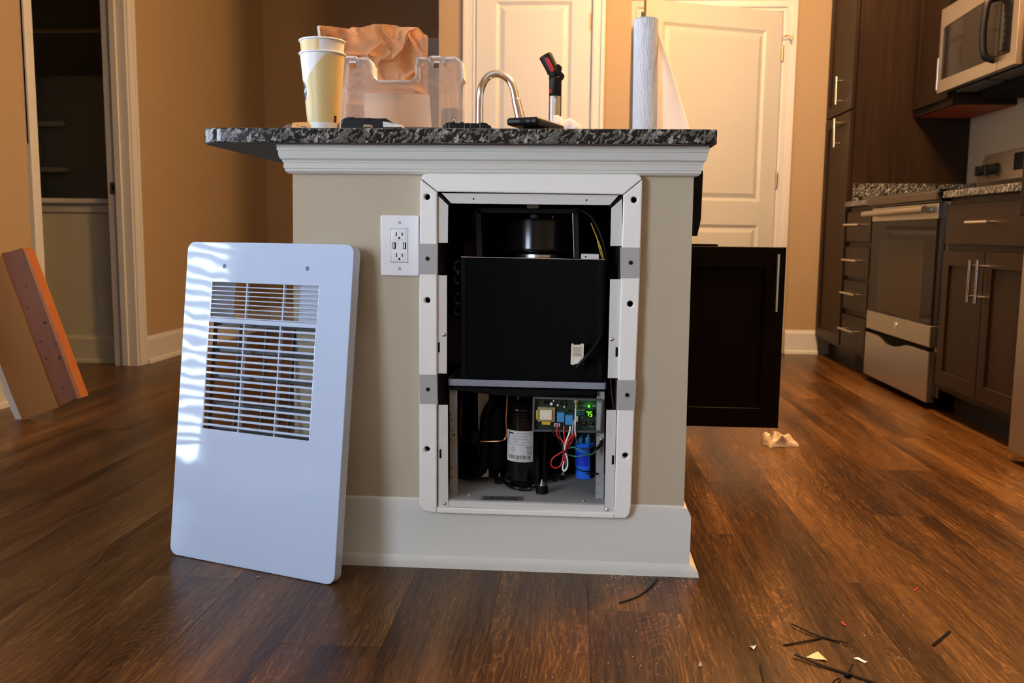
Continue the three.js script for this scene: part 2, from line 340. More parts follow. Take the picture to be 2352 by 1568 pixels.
struct('wall_closet', [bx(CL.x0, D1.x0 - 0.004, 0, CEIL, CL.z, CL.z - T), bx(D1.x1 + 0.004, CL.x1, 0, CEIL, CL.z, CL.z - T), bx(D1.x0 - 0.004, D1.x1 + 0.004, D1.h + 0.004, CEIL, CL.z, CL.z - T), bx(CL.x0, CL.x0 + T, 0, CEIL, CL.z - T, ZH - T), bx(CL.x1 - T, CL.x1, 0, CEIL, CL.z - T, ZB - T)], M.wall);
struct('wall_back', [bx(CL.x1, D2.x0 - 0.02, 0, CEIL, ZB, ZB - T), bx(D2.x1 + 0.02, XR, 0, CEIL, ZB, ZB - T), bx(D2.x0 - 0.02, D2.x1 + 0.02, D2.h + 0.02, CEIL, ZB, ZB - T)], M.wall);
struct('wall_pantry_room', [bx(0.0, 1.8, 0, CEIL, ZB - 1.3, ZB - 1.4), bx(1.7, 1.8, 0, CEIL, ZB - T, ZB - 1.3)], M.wall);
struct('wall_right', bx(XR, XR + T, 0, CEIL, ZF, ZB - T), M.wall);
struct('wall_front', bx(XL - T, XR + T, 0, CEIL, ZF, ZF + T), M.wall);
// bathroom
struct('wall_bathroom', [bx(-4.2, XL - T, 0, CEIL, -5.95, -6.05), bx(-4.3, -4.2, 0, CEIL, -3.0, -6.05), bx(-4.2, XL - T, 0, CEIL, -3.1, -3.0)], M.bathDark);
{
  const p = room('wall_half');
  obj('half_wall', bx(-4.2, XL - T, 0, 0.80, -4.60, -4.72), M.bath, p);
  obj('cap', [rb(-4.2, XL - T, 0.845, 0.872, -4.565, -4.75, 0.006, 2), rb(-4.2, XL - T, 0.80, 0.845, -4.588, -4.73, 0.004)], M.islandTrim, p);
}
const baseProfile = [[0.0, 0.145], [0.006, 0.143], [0.013, 0.125], [0.013, 0.022], [0.024, 0.016], [0.026, 0.0]];
const baseShape = () => shapeOf([[0, 0], [0, 0.145], ...baseProfile.slice(1)]);
// profile out along +z for a wall that faces the camera: build in (out, height), turn so that out -> +z
function baseFacing(x0, x1, z) { return extr(baseShape(), x1 - x0).applyMatrix4(new THREE.Matrix4().makeBasis(V(0, 0, 1), V(0, 1, 0), V(-1, 0, 0))).translate(x1, 0, z); }
function baseRight(z0, z1, x) { return extr(baseShape(), Math.abs(z1 - z0)).translate(x, 0, Math.min(z0, z1)); }          // out -> +x
struct('baseboard_bathroom', baseFacing(-4.2, XL - T, -4.60), M.bath);
struct('baseboard_left', [baseRight(-4.592, ZH, XL), baseRight(-2.93, -3.59, XL), baseRight(ZF, -0.95, XL)], M.trim);
struct('baseboard_hall', baseFacing(XL, -1.70, ZH), M.trim);
struct('baseboard_back', baseFacing(1.30, 1.50, ZB), M.trim);
struct('baseboard_closet', [baseFacing(CL.x0, -0.612, CL.z), baseFacing(0.142, CL.x1, CL.z)], M.trim);
// door casings: stepped flat moulding, a frame of three sides
function casing(x0, x1, h, w, z) {   // faces +z
  const side = (a, b, c, d) => [bx(a, b, c, d, z, z + 0.011)];
  const g = [...side(x0 - w, x0, 0, h + w), ...side(x1, x1 + w, 0, h + w), ...side(x0, x1, h, h + w)];
  g.push(rb(x0 - w, x0 - w + 0.022, 0, h + w, z, z + 0.019, 0.004), rb(x1 + w - 0.022, x1 + w, 0, h + w, z, z + 0.019, 0.004), rb(x0 - w, x1 + w, h + w - 0.022, h + w, z, z + 0.019, 0.004));
  g.push(rb(x0 - 0.012, x0 - 0.004, 0, h + 0.01, z, z + 0.014, 0.003), rb(x1 + 0.004, x1 + 0.012, 0, h + 0.01, z, z + 0.014, 0.003), rb(x0, x1, h + 0.004, h + 0.012, z, z + 0.014, 0.003));
  return g;
}
struct('trim_1', casing(D1.x0 - 0.004, D1.x1 + 0.004, D1.h + 0.004, 0.066, CL.z), M.trim);
struct('trim_2', [...casing(D2.x0 - 0.02, D2.x1 + 0.02, D2.h + 0.02, 0.062, ZB), bx(D2.x0 - 0.02, D2.x0, 0, D2.h + 0.02, ZB, ZB - T), bx(D2.x1, D2.x1 + 0.02, 0, D2.h + 0.02, ZB, ZB - T), bx(D2.x0, D2.x1, D2.h, D2.h + 0.02, ZB, ZB - T)], M.trim);
{   // bathroom doorway trim, in the left wall
  const w = 0.068, g = [];
  for (const [a, b] of [[DW.z0, DW.z0 + w], [DW.z1 - w, DW.z1]]) g.push(bx(XL, XL + 0.011, 0, DW.h + w, a, b));
  g.push(rb(XL, XL + 0.020, 0, DW.h + w, DW.z0 + w - 0.02, DW.z0 + w, 0.004), rb(XL, XL + 0.020, 0, DW.h + w, DW.z1 - w, DW.z1 - w + 0.02, 0.004), rb(XL, XL + 0.015, 0, DW.h + w, DW.z1 - 0.016, DW.z1 - 0.006, 0.003), bx(XL, XL + 0.011, DW.h, DW.h + w, DW.z0, DW.z1));
  struct('trim_3', g, M.trim);
  struct('trim_4', [bx(XL - T - 0.002, XL + 0.001, 0, DW.h, DW.z1, DW.z1 + 0.012), bx(XL - T - 0.002, XL + 0.001, 0, DW.h, DW.z0, DW.z0 - 0.012), rb(XL - 0.078, XL - 0.044, 0, DW.h, DW.z1 + 0.012, DW.z1 + 0.024, 0.003), bx(XL - T, XL, DW.h - 0.012, DW.h, DW.z0, DW.z1)], M.trim);
  const s = thing('strike_plate', 'dark metal strike plate on the jamb of the bathroom doorway', 'strike plate', [XL - 0.095, 0.923, DW.z1 + 0.0125]);
  obj('plate', rb(-0.014, 0.020, -0.03, 0.03, 0, 0.003, 0.001), M.hinge, s);
  obj('latch_hole', rb(-0.004, 0.010, -0.014, 0.014, 0.0025, 0.0035, 0.0004), M.slotDark, s);
}
struct('trim_5', [...casing(-1.63, -0.86, 2.03, 0.066, ZH)], M.trim);
// moulded two panel doors
function panelDoor(name, w, h, hingeX) {   // origin at the floor, hinge edge at x = 0; slab runs to x = w * sign
  const d = room(name), t = 0.035, st = 0.105, z = 0;
  const lock = 0.92, lock2 = 0.78, top = 0.115, bot = 0.22, g = [];
  g.push(bx(0, st, 0.012, h, -t, z), bx(w - st, w, 0.012, h, -t, z), bx(st, w - st, 0.012, bot, -t, z), bx(st, w - st, lock2, lock, -t, z), bx(st, w - st, h - top, h, -t, z), bx(st, w - st, bot, h - top, -t + 0.004, z - 0.011));
  obj('frame', g, M.door, d);
  for (const [a, b] of [[bot, lock2], [lock, h - top]]) {
    // sloped moulding ring round a raised field
    const W2 = w - 2 * st, H2 = b - a, f = new THREE.Group();
    const ring = shapeOf([[-W2 / 2, -H2 / 2], [W2 / 2, -H2 / 2], [W2 / 2, H2 / 2], [-W2 / 2, H2 / 2]]);
    ring.holes.push(polyPath([[-W2 / 2 + 0.018, -H2 / 2 + 0.018], [-W2 / 2 + 0.018, H2 / 2 - 0.018], [W2 / 2 - 0.018, H2 / 2 - 0.018], [W2 / 2 - 0.018, -H2 / 2 + 0.018]]));
    const slope = [];
    const o = [[-W2 / 2, -H2 / 2], [W2 / 2, -H2 / 2], [W2 / 2, H2 / 2], [-W2 / 2, H2 / 2]], i = o.map(([x, y]) => [x - Math.sign(x) * 0.016, y - Math.sign(y) * 0.016]);
    for (let k = 0; k < 4; k++) { const n = (k + 1) % 4; slope.push(...o[k], -0.001, ...o[n], -0.001, ...i[n], -0.0105, ...o[k], -0.001, ...i[n], -0.0105, ...i[k], -0.0105); }
    const sg = new THREE.BufferGeometry(); sg.setAttribute('position', new THREE.Float32BufferAttribute(slope, 3)); sg.computeVertexNormals();
    const cx = w / 2, cy = (a + b) / 2;
    obj('panel', [frustum(W2 - 0.044, H2 - 0.044, 0.010, 0.024).translate(cx, cy, -0.0108), autoUV(sg).translate(cx, cy, 0)], M.door, d);
  }
  return d;
}
function hinge(parent, x, y, z, s = 1) {
  obj('hinge', [cyl(V(x, y - 0.045, z), V(x, y + 0.045, z), 0.007 * s, 0.007 * s, 12), cyl(V(x, y + 0.045, z), V(x, y + 0.053, z), 0.005, 0.003, 10), bx(x - 0.02, x, y - 0.044, y + 0.044, z - 0.009, z - 0.005)], M.hinge, parent);
}
{
  const d1 = panelDoor('door_1', D1.x1 - D1.x0 - 0.004, D1.h); d1.position.set(D1.x0 + 0.002, 0, CL.z - 0.004);
  for (const y of [0.3, 1.05, 1.83]) hinge(d1, D1.x1 - D1.x0 + 0.002, y, 0.006);
  const d3 = panelDoor('door_3', 0.766, 2.026); d3.position.set(-1.628, 0, ZH + 0.034);
  const hp = thing('hinge_pin_stop', 'small brass door stop on the upper hinge of the half open white door', 'door stop', [D2.x1 - 0.002, 1.86, ZB + 0.03]);
  obj('arm', tube([V(0, 0.02, 0), V(0.02, 0.025, 0.015), V(0.045, 0.02, 0.02)], 0.004, 10, 8), M.hinge, hp);
  obj('bumper', cyl(V(0.045, 0.026, 0.02), V(0.045, -0.004, 0.02), 0.006, 0.006, 10), M.hinge, hp);
  // the ajar door swings towards the kitchen; hinge edge on the right
  const w2 = 0.882, d2 = panelDoor('door_2', w2, D2.h - 0.006), a = 21 * Math.PI / 180;
  d2.rotation.y = a; d2.position.set(D2.x1 - 0.004 - w2 * Math.cos(a), 0, ZB + 0.004 + w2 * Math.sin(a));
  for (const y of [0.3, 1.05, 1.79]) hinge(d2, w2 + 0.004, y, 0.004, 1.3);
}
// patio door: frame, panes and a horizontal blind
{
  const w = room('window_1'), xc = XL - 0.06;
  const F = (y0, y1, z0, z1) => rb(xc - 0.03, xc + 0.03, y0, y1, z0, z1, 0.004);
  obj('window_frame', [F(PW.b, PW.b + 0.05, PW.z0, PW.z1), F(PW.t - 0.05, PW.t, PW.z0, PW.z1), F(PW.b, PW.t, PW.z0 - 0.06, PW.z0), F(PW.b, PW.t, PW.z1, PW.z1 + 0.06), F(PW.b, PW.t, -1.92, -2.0)], M.trim, w);
  obj('pane', bx(xc - 0.002, xc + 0.002, PW.b + 0.05, PW.t - 0.05, PW.z0 - 0.06, -1.92), M.glass, w);
  obj('pane', bx(xc - 0.002, xc + 0.002, PW.b + 0.05, PW.t - 0.05, -2.0, PW.z1 + 0.06), M.glass, w);
  struct('trim_6', [bx(XL, XL + 0.015, 0, PW.t + 0.07, PW.z0, PW.z0 + 0.07), bx(XL, XL + 0.015, 0, PW.t + 0.07, PW.z1 - 0.07, PW.z1), bx(XL, XL + 0.015, PW.t, PW.t + 0.07, PW.z0, PW.z1)], M.trim);
  const b = thing('window_blind', 'white horizontal slat blind hanging in front of the patio door glass', 'blind', [XL - 0.015, 0.20, -1.895]);
  obj('headrail', rb(-0.02, 0.02, 1.86, 1.90, -0.925, 0.925, 0.003), M.slat, b);
  const sg = autoUV(bx(-0.024, 0.024, -0.0012, 0.0012, -0.92, 0.92).rotateZ(0.42));
  for (let k = 0; k < 40; k++) { const s = new THREE.Mesh(sg, M.slat); s.name = 'slat'; s.position.y = 0.02 + k * 0.0465; s.castShadow = s.receiveShadow = true; b.add(s); }
  obj('bottom_rail', rb(-0.024, 0.024, -0.02, 0.0, -0.925, 0.925, 0.003), M.slat, b);
  for (const z of [-0.6, 0, 0.6]) obj('cord', cyl(V(0.022, -0.01, z), V(0.022, 1.87, z), 0.0012, 0.0012, 6), M.slat, b);
}
{
  const w = room('window_2'), xc = XL - 0.06, F = (y0, y1, z0, z1) => rb(xc - 0.03, xc + 0.03, y0, y1, z0, z1, 0.004);
  obj('window_frame', [F(RW.b, RW.b + 0.05, RW.z0, RW.z1), F(RW.t - 0.05, RW.t, RW.z0, RW.z1), F(RW.b, RW.t, RW.z0, RW.z0 + 0.05), F(RW.b, RW.t, RW.z1 - 0.05, RW.z1)], M.trim, w);
  obj('pane', bx(xc - 0.002, xc + 0.002, RW.b + 0.05, RW.t - 0.05, RW.z0 + 0.05, RW.z1 - 0.05), M.glass, w);
}
// ceiling domes: glowing glass with the lamp inside
LAMPS.forEach(([x, z, cd], i) => {
  const t = thing('ceiling_light', i ? 'dome ceiling light above the aisle by the refrigerator' : 'dome ceiling light above the aisle by the range', 'ceiling light', [x, CEIL, z]);
  obj('base', cyl(V(0, 0, 0), V(0, -0.025, 0), 0.21, 0.21, 40), M.nickel, t);
  obj('dome', lathe([[0.0001, -0.125], [0.085, -0.115], [0.150, -0.085], [0.190, -0.050], [0.200, -0.024], [0.0001, -0.024]], 40), M.dome, t);
  const l = new THREE.PointLight(WARM, cd, 0, 2); l.position.set(0, -0.06, 0); l.castShadow = true; l.shadow.radius = 9; l.name = 'lamp'; t.add(l);
});
// bathroom fittings seen in the dark
{
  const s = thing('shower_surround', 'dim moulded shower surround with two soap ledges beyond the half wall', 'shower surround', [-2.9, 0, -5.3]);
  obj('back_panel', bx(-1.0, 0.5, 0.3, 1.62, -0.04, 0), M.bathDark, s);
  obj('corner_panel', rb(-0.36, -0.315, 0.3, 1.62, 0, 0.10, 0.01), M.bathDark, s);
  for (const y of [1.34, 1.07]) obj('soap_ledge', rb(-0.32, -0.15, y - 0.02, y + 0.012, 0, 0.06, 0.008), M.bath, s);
  const r = thing('shower_rod', 'thin shower curtain rod across the dark bathroom', 'shower rod', [-2.9, 1.79, -4.9]);
  obj('rod', cyl(V(-1.29, 0, 0), V(0.5, 0.006, 0), 0.0125, 0.0125, 14), M.nickel, r);
  obj('flange', cyl(V(0.46, 0.006, 0), V(0.5, 0.006, 0), 0.03, 0.03, 16), M.nickel, r);
}

// ------------------------------------------------------------------ kitchen island
const FACE = 1.84, IX0 = -0.583, IX1 = 0.2365, IZB = -3.72, FR = 1.82;
const CT = { top: 0.9185, bot: 0.889 };
{
  const t = thing('kitchen_island', 'kitchen island with a beige end wall, white mouldings and an open dark cabinet door', 'island', [0, 0, 0]);
  const hole = [[969, 409], [1471, 409], [1439, 1186], [966, 1167]];
  obj('end_wall', plate([[672, 380], [1594.3, 380], [1566.5, 1310], [678, 1290]].map(([x, y]) => [x, y]), FACE, 0.012, { cuts: [hole] }), M.islandWall, t);
  obj('side_wall', [bx(IX0, IX0 + 0.012, 0, 0.8875, -FACE - 0.012, IZB), bx(IX0, IX1, 0, 0.8875, IZB, IZB + 0.012)], M.islandWall, t);
  obj('cabinet_side', [bx(IX1 - 0.02, IX1, 0.1, 0.8875, -FACE - 0.012, -2.04), bx(IX1 - 0.02, IX1, 0.1, 0.8875, -3.55, IZB), bx(IX1 - 0.02, IX1, 0.70, 0.8875, -2.66, -3.55), bx(IX1 - 0.09, IX1 - 0.075, 0, 0.1, -FACE - 0.012, IZB)], M.cabinet, t);
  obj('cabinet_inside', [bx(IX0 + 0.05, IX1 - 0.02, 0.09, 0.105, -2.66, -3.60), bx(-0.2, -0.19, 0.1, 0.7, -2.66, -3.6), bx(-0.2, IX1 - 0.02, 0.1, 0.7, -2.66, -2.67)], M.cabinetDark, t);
  const crown = [[0.0258, 0.888], [0.0252, 0.876], [0.0233, 0.8755], [0.0233, 0.868], [0.0215, 0.861], [0.0175, 0.857], [0.0165, 0.8535], [0.0152, 0.853], [0.0152, 0.8415], [0.0136, 0.8405], [0.013, 0.836], [0.0085, 0.8315], [0.0, 0.8295]];
  obj('crown_moulding', toCreasedNormals(sweepSides(crown, IX0, IX1, -FACE, IZB), 0.5), M.islandTrim, t);
  const base = [[0, 0.150], [0.003, 0.1475], [0.0095, 0.1455], [0.0185, 0.128], [0.0185, 0.026], [0.0215, 0.0245], [0.029, 0.0185], [0.0365, 0.0085], [0.0375, 0.0]];
  obj('baseboard', toCreasedNormals(sweepSides(base, IX0, IX1, -FACE, IZB, 0.42, 1), 0.5), M.islandTrim, t);
  // doors of the sink cupboard: one wide open towards us, its twin less so
  function cupboardDoor(w, out) {
    const y0 = 0.121, y1 = 0.681, st = 0.062, tk = 0.019;
    const s = shapeOf([[0, y0], [w, y0], [w, y1], [0, y1]]); s.holes.push(polyPath([[st, y0 + st], [st, y1 - st], [w - st, y1 - st], [w - st, y0 + st]]));
    const m = obj('door', [extr(s, tk, 0.0015, 1), bx(st - 0.005, w - st + 0.005, y0 + st - 0.005, y1 - st + 0.005, 0.004, tk - 0.007)], M.islandDoor, t);
    const hx = w - 0.03, f = out ? tk : 0, e = out ? tk + 0.028 : -0.028;
    obj('handle', [cyl(V(hx, 0.487, e), V(hx, 0.66, e), 0.0062, 0.0062, 14), cyl(V(hx, 0.51, f), V(hx, 0.51, e), 0.0045), cyl(V(hx, 0.637, f), V(hx, 0.637, e), 0.0045)], M.nickel, m);
    return m;
  }
  const a = cupboardDoor(0.395, true); a.position.set(IX1 + 0.012, 0, -2.795);
  const b = cupboardDoor(0.395, false); b.position.set(IX1 + 0.012, 0, -3.54); b.rotation.y = -0.84;
  b.position.y = 0.003;
}
{   // granite top, rounded corners, rough underside
  const ct = thing('countertop', 'black and grey granite countertop overhanging the island on the left', 'countertop', [0, 0, 0]);
  const s = new THREE.Shape(), x0 = -0.765, x1 = 0.2735, z0 = 1.79, z1 = 3.76, r = 0.05;
  s.moveTo(x0 + r, z0); s.lineTo(x1 - 0.006, z0); s.lineTo(x1, z0 + 0.006); s.lineTo(x1, z1); s.lineTo(x0, z1); s.lineTo(x0, z0 + r); s.absarc(x0 + r, z0 + r, r, Math.PI, Math.PI * 1.5);
  s.holes.push(polyPath([[-0.10, 2.90], [-0.10, 3.45], [0.17, 3.45], [0.17, 2.90]]));
  const g = extr(s, CT.top - CT.bot, 0.0025, 2).rotateX(-Math.PI / 2).translate(0, CT.bot, 0);
  obj('slab', g, M.granite, ct);
  const u = new THREE.Shape(); u.moveTo(x0 + r, z0 + 0.004); u.lineTo(x1 - 0.004, z0 + 0.004); u.lineTo(x1 - 0.004, z1 - 0.004); u.lineTo(x0 + 0.004, z1 - 0.004); u.lineTo(x0 + 0.004, z0 + r); u.absarc(x0 + r, z0 + r, r - 0.004, Math.PI, Math.PI * 1.5);
  u.holes.push(polyPath([[-0.11, 2.89], [-0.11, 3.46], [0.18, 3.46], [0.18, 2.89]]));
  obj('rough_underside', extr(u, 0.001).rotateX(-Math.PI / 2).translate(0, CT.bot - 0.0008, 0), M.graniteRough, ct);
  const k = thing('sink', 'steel undermount sink bowl in the granite counter', 'sink', [0.035, CT.bot - 0.001, -3.175]);
  obj('bowl', [bx(-0.145, 0.145, -0.19, -0.186, -0.285, 0.285), bx(-0.145, -0.141, -0.19, 0, -0.285, 0.285), bx(0.141, 0.145, -0.19, 0, -0.285, 0.285), bx(-0.145, 0.145, -0.19, 0, -0.285, -0.281), bx(-0.145, 0.145, -0.19, 0, 0.281, 0.285)], M.steel, k);
  obj('drain', cyl(V(0, -0.187, 0), V(0, -0.183, 0), 0.045, 0.045, 24), M.chrome, k);
}
{   // dishwasher: only its black front shows past the island's right edge
  const t = thing('dishwasher', 'black dishwasher front protruding from the right side of the island', 'dishwasher', [0, 0, 0]);
  const y = (v) => v;
  const s = shapeOf([[IX1 + 0.001, 0.712], [0.2775, 0.712], [0.2845, 0.75], [0.2855, 0.852], [0.2825, 0.865], [IX1 + 0.001, 0.865]]);
  obj('control_panel', extr(s, 0.59, 0.003, 2).translate(0, 0, -2.645), M.blackPlastic, t);
  obj('front_panel', rb(IX1 - 0.02, IX1 + 0.012, 0.10, 0.706, -2.05, -2.645, 0.003), M.blackPlastic, t);
  obj('tub', bx(-0.30, IX1 - 0.025, 0.10, 0.86, -2.06, -2.64), M.cavity, t);
}
{   // outlet with two sockets and two charging ports
  const o = atZ(919, 564, FACE), t = thing('wall_outlet', 'white wall outlet with two sockets and two charging ports on the island end wall', 'outlet', [o.x, o.y, -FACE]);
  const w = 0.0396, h = 0.0622;
  const s = roundRect(-w, w, -h, h, 0.003); s.holes.push(polyPath([[-0.0175, -0.0345], [-0.0175, 0.0345], [0.0175, 0.0345], [0.0175, -0.0345]]));
  obj('cover_plate', extr(s, 0.006, 0.0022, 3), M.outlet, t);
  obj('socket_body', [rb(-0.0172, 0.0172, -0.0342, 0.0342, 0.001, 0.0072, 0.0015, 2), rb(-0.0135, 0.0135, 0.012, 0.031, 0.006, 0.0085, 0.004, 3), rb(-0.0135, 0.0135, -0.031, -0.012, 0.006, 0.0085, 0.004, 3)], M.outlet, t);
  for (const [sy, k] of [[1, 0.0215], [-1, -0.0215]]) {
    for (const [x, hh] of [[-0.0062, 0.0042], [0.0062, 0.0034]]) obj('slot', bx(x - 0.0011, x + 0.0011, k - hh + 0.002, k + hh + 0.002, 0.0080, 0.0087), M.slotDark, t);
    obj('slot', cyl(V(0, k - 0.0058, 0.0080), V(0, k - 0.0058, 0.0087), 0.0023, 0.0023, 12), M.slotDark, t);
  }
  for (const x of [-0.0108, 0.0108]) { obj('charging_port', bx(x - 0.0033, x + 0.0033, -0.0068, 0.0068, 0.0070, 0.0075), M.slotDark, t); obj('port_tongue', bx(x - 0.0018, x + 0.0005, -0.0055, 0.0055, 0.0074, 0.0079), M.white, t); }
  for (const y of [0.0475, -0.0475]) obj('screw', [cyl(V(0, y, 0.0055), V(0, y, 0.0072), 0.0034, 0.0028, 14), bx(-0.0027, 0.0027, y - 0.0004, y + 0.0004, 0.0070, 0.0075)], M.zinc, t);
}
{   // white wooden frame round the unit
  const t = thing('opening_frame', 'white painted wooden frame with drilled holes around the opened wall unit', 'frame', [0, 0, 0]);
  const z = FR, th = FACE - FR, r = 0.0062, opt = (holes) => ({ holes, bevel: 0.0028, segs: 3 });
  obj('top_board', plate([[984, 398.5], [1457, 400], [1470, 403], [1475, 411], [1431.5, 446.5], [1004.5, 440], [966.5, 409], [972, 401]], z, th, opt([])), M.frame, t);
  obj('left_board', plate([[965.6, 411], [1004, 441.5], [1003, 1164], [1003, 1177.5], [984, 1175.5], [970, 1170], [963, 1156], [962.2, 700]], z, th, opt([[980.7, 452.2, r], [981.2, 689.7, r], [980.4, 1032, r]])), M.frame, t);
  obj('right_board', plate([[1432, 448], [1475.6, 412.5], [1475.3, 440], [1470, 640], [1459, 900], [1449.5, 1165], [1445.5, 1182], [1436, 1191], [1411, 1190], [1411, 1178]], z, th, opt([[1456.4, 458.7, r], [1447.9, 698, r], [1436.5, 1046.7, r]])), M.frame, t);
  obj('bottom_board', plate([[1003.6, 1165.5], [1410.4, 1179], [1410.4, 1190], [1003.6, 1177.5]], z, th, { bevel: 0.0018 }), M.frame, t);
}

// ------------------------------------------------------------------ opened wall unit (dehumidifier)
{
  const t = thing('wall_dehumidifier', 'opened in-wall dehumidifier with black coil, compressor and lit circuit board', 'dehumidifier', [0, 0, 0]);
  const A = (x, y, f) => atZ(x, y, f);
  const FZ = 1.826;                                   // flanges of the steel case
  // case: five walls of dark sheet metal behind the flanges
  const l = A(1006, 700, FZ).x, r = A(1424, 700, FZ).x, bot = A(1200, 1160, FZ).y, top = A(1200, 447, FZ).y, back = -2.10;
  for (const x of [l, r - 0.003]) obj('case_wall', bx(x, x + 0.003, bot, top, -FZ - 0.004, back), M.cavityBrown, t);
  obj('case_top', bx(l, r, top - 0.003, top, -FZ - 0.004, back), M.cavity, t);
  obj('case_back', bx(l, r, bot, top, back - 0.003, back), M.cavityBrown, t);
  const lipY = A(1200, 1152, FZ).y;
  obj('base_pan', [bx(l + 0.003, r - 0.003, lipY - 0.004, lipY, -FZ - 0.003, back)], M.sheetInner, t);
  // flanges
  const FB = { bevel: 0.0006 };
  const flange = (pts, o = {}) => obj('flange', plate(pts, FZ, 0.003, { ...FB, ...o }), M.sheetMetal, t);
  flange([[1014, 443.1], [1421.9, 447.8], [1400.4, 471.2], [1036.5, 467]], { holes: [[1087.7, 456.8, 0.0018], [1347.4, 459.6, 0.0018]] });
  flange([[1006.5, 449], [1029.6, 471.2], [1028.6, 557.8], [1005.2, 557.8]]);
  flange([[1428.5, 456.2], [1428.8, 564.7], [1401.9, 564.7], [1404.1, 477.7]]);
  flange([[1003.5, 632], [1026.5, 632.5], [1026.3, 857.8], [1002.7, 857.5]], { cuts: [[[1004.3, 785], [1010.8, 785], [1010.8, 810], [1004.3, 810]]] });
  flange([[1401.6, 641.2], [1425.8, 641.2], [1419.7, 868.5], [1396, 868]], { cuts: [[[1413.2, 796.6], [1420.3, 796.6], [1420, 820], [1412.9, 820]]] });
  flange([[1006.4, 929.8], [1028.8, 929.8], [1029.4, 1163], [1006.7, 1164]], { cuts: [[[1008.3, 1030.8], [1014.6, 1030.8], [1014.6, 1053.7], [1008.3, 1053.7]]] });
  flange([[1393, 941.4], [1416, 941.4], [1409.8, 1177.7], [1388.4, 1177]], { cuts: [[[1404.8, 1044.6], [1411.8, 1044.6], [1411.4, 1067.5], [1404.4, 1067.5]]] });
  flange([[1029.8, 1150], [1388, 1161], [1388, 1176.6], [1029.8, 1163.5]]);
  const loop = (x0, y0, x1, y1) => { const a = A(x0, y0, FZ - 0.0004), b = A(x1, y1, FZ - 0.0004); return cyl(a, b, 0.0016, 0.0016, 8); };
  obj('corner_wire', [loop(1008, 446, 1034, 469), loop(1427, 452, 1402, 475)], M.blackPlastic, t);
  // mounting tabs in front of the wooden frame
  for (const [pts, hx, hy] of [[[[963, 559.3], [1005.5, 559.6], [1005, 629], [962, 628.6]], 981.7, 593.7], [[[1424.6, 567.8], [1468.6, 568.4], [1468.2, 638], [1425.2, 637.4]], 1448.8, 603], [[[963, 860], [1003, 860.6], [1005.8, 927], [964, 926.6]], 982.9, 894], [[[1417.5, 872.5], [1461.9, 873], [1458, 941], [1415.6, 940.4]], 1440.5, 906.8]]) {
    const tb = obj('mounting_tab', plate(pts, FR - 0.0022, 0.0018, { bevel: 0.0005 }), M.tabMetal, t), c = A(hx, hy, FR - 0.0022);
    obj('screw', [cyl(V(c.x, c.y, c.z - 0.0005), V(c.x, c.y, c.z + 0.0022), 0.0046, 0.0036, 16), cyl(V(c.x, c.y, c.z + 0.0021), V(c.x, c.y, c.z + 0.0024), 0.0018, 0.0018, 6)], M.blackPlastic, tb);
  }
  for (const [x, y] of [[1019.6, 768], [1405.3, 779], [1021, 1155.7], [1394.5, 1170]]) {
    const c = A(x, y, FZ);
    obj('screw', [lathe([[0.0001, 0.0032], [0.0025, 0.0028], [0.0044, 0.0012], [0.0048, 0]], 18).rotateX(Math.PI / 2).translate(c.x, c.y, c.z), bx(c.x - 0.0022, c.x + 0.0022, c.y - 0.0004, c.y + 0.0004, c.z + 0.0026, c.z + 0.0034), bx(c.x - 0.0004, c.x + 0.0004, c.y - 0.0022, c.y + 0.0022, c.z + 0.0026, c.z + 0.0034)], M.zinc, t);
  }
  // --- upper half: fan and its housing
  const hz = 1.905;
  obj('fan_housing', [plate([[1091, 484], [1104, 480], [1107, 592], [1095, 592]], hz, 0.10), plate([[1096, 477], [1326, 480], [1326, 490], [1096, 488]], hz, 0.10), plate([[1316, 488], [1328, 488], [1330, 595], [1320, 595]], hz, 0.10)], M.cavityBrown, t);
  obj('housing_edge', cyl(A(1315.5, 490, hz - 0.002), A(1319, 592, hz - 0.002), 0.0009), M.nickel, t);
  {
    const c = A(1240, 540, 1.99), y0 = A(1240, 575, 1.92).y, y1 = A(1240, 505, 1.92).y, R = 0.076;
    obj('fan_drum', lathe([[0.0001, y1 + 0.004], [R - 0.008, y1 + 0.004], [R, y1 + 0.002], [R + 0.001, y1 - 0.001], [R - 0.002, y1 - 0.003], [R - 0.002, y0 + 0.004], [R + 0.001, y0 + 0.002], [R + 0.002, y0 - 0.001], [R - 0.004, y0 - 0.003], [0.0001, y0 - 0.003]], 48).translate(c.x, 0, c.z), M.blackEnamel, t);
    obj('fan_pedestal', lathe([[0.0001, y0 - 0.003], [0.045, y0 - 0.003], [0.052, y0 - 0.010], [0.052, y0 - 0.05], [0.0001, y0 - 0.05]], 40).translate(c.x, 0, c.z), M.nickel, t);
    obj('motor_stub', [cyl(V(c.x - 0.01, y1, c.z + 0.03), V(c.x - 0.01, y1 + 0.012, c.z + 0.03), 0.012, 0.010, 18), cyl(V(c.x + 0.03, y1, c.z + 0.05), V(c.x + 0.03, y1 + 0.010, c.z + 0.05), 0.002, 0.002, 10)], M.boxPlastic, t);
  }
  obj('foil_sticker', plate([[1209, 470.5], [1237, 470.5], [1237, 478], [1211, 478]], 1.9, 0.0008), M.sheetShade, t);
  obj('side_plate', [plate([[1064, 556], [1091, 556], [1091, 592], [1066, 592]], 1.94, 0.003), plate([[1078, 484], [1090, 484], [1092, 556], [1088, 556]], 1.95, 0.003)], M.cavityBrown, t);
  obj('supply_cable', tube([A(1322, 478, 1.90), A(1352, 492, 1.89), A(1374, 525, 1.875), A(1388, 565, 1.87), A(1395, 600, 1.875), A(1396, 700, 1.90)], 0.0032, 50, 10), M.rubber, t);
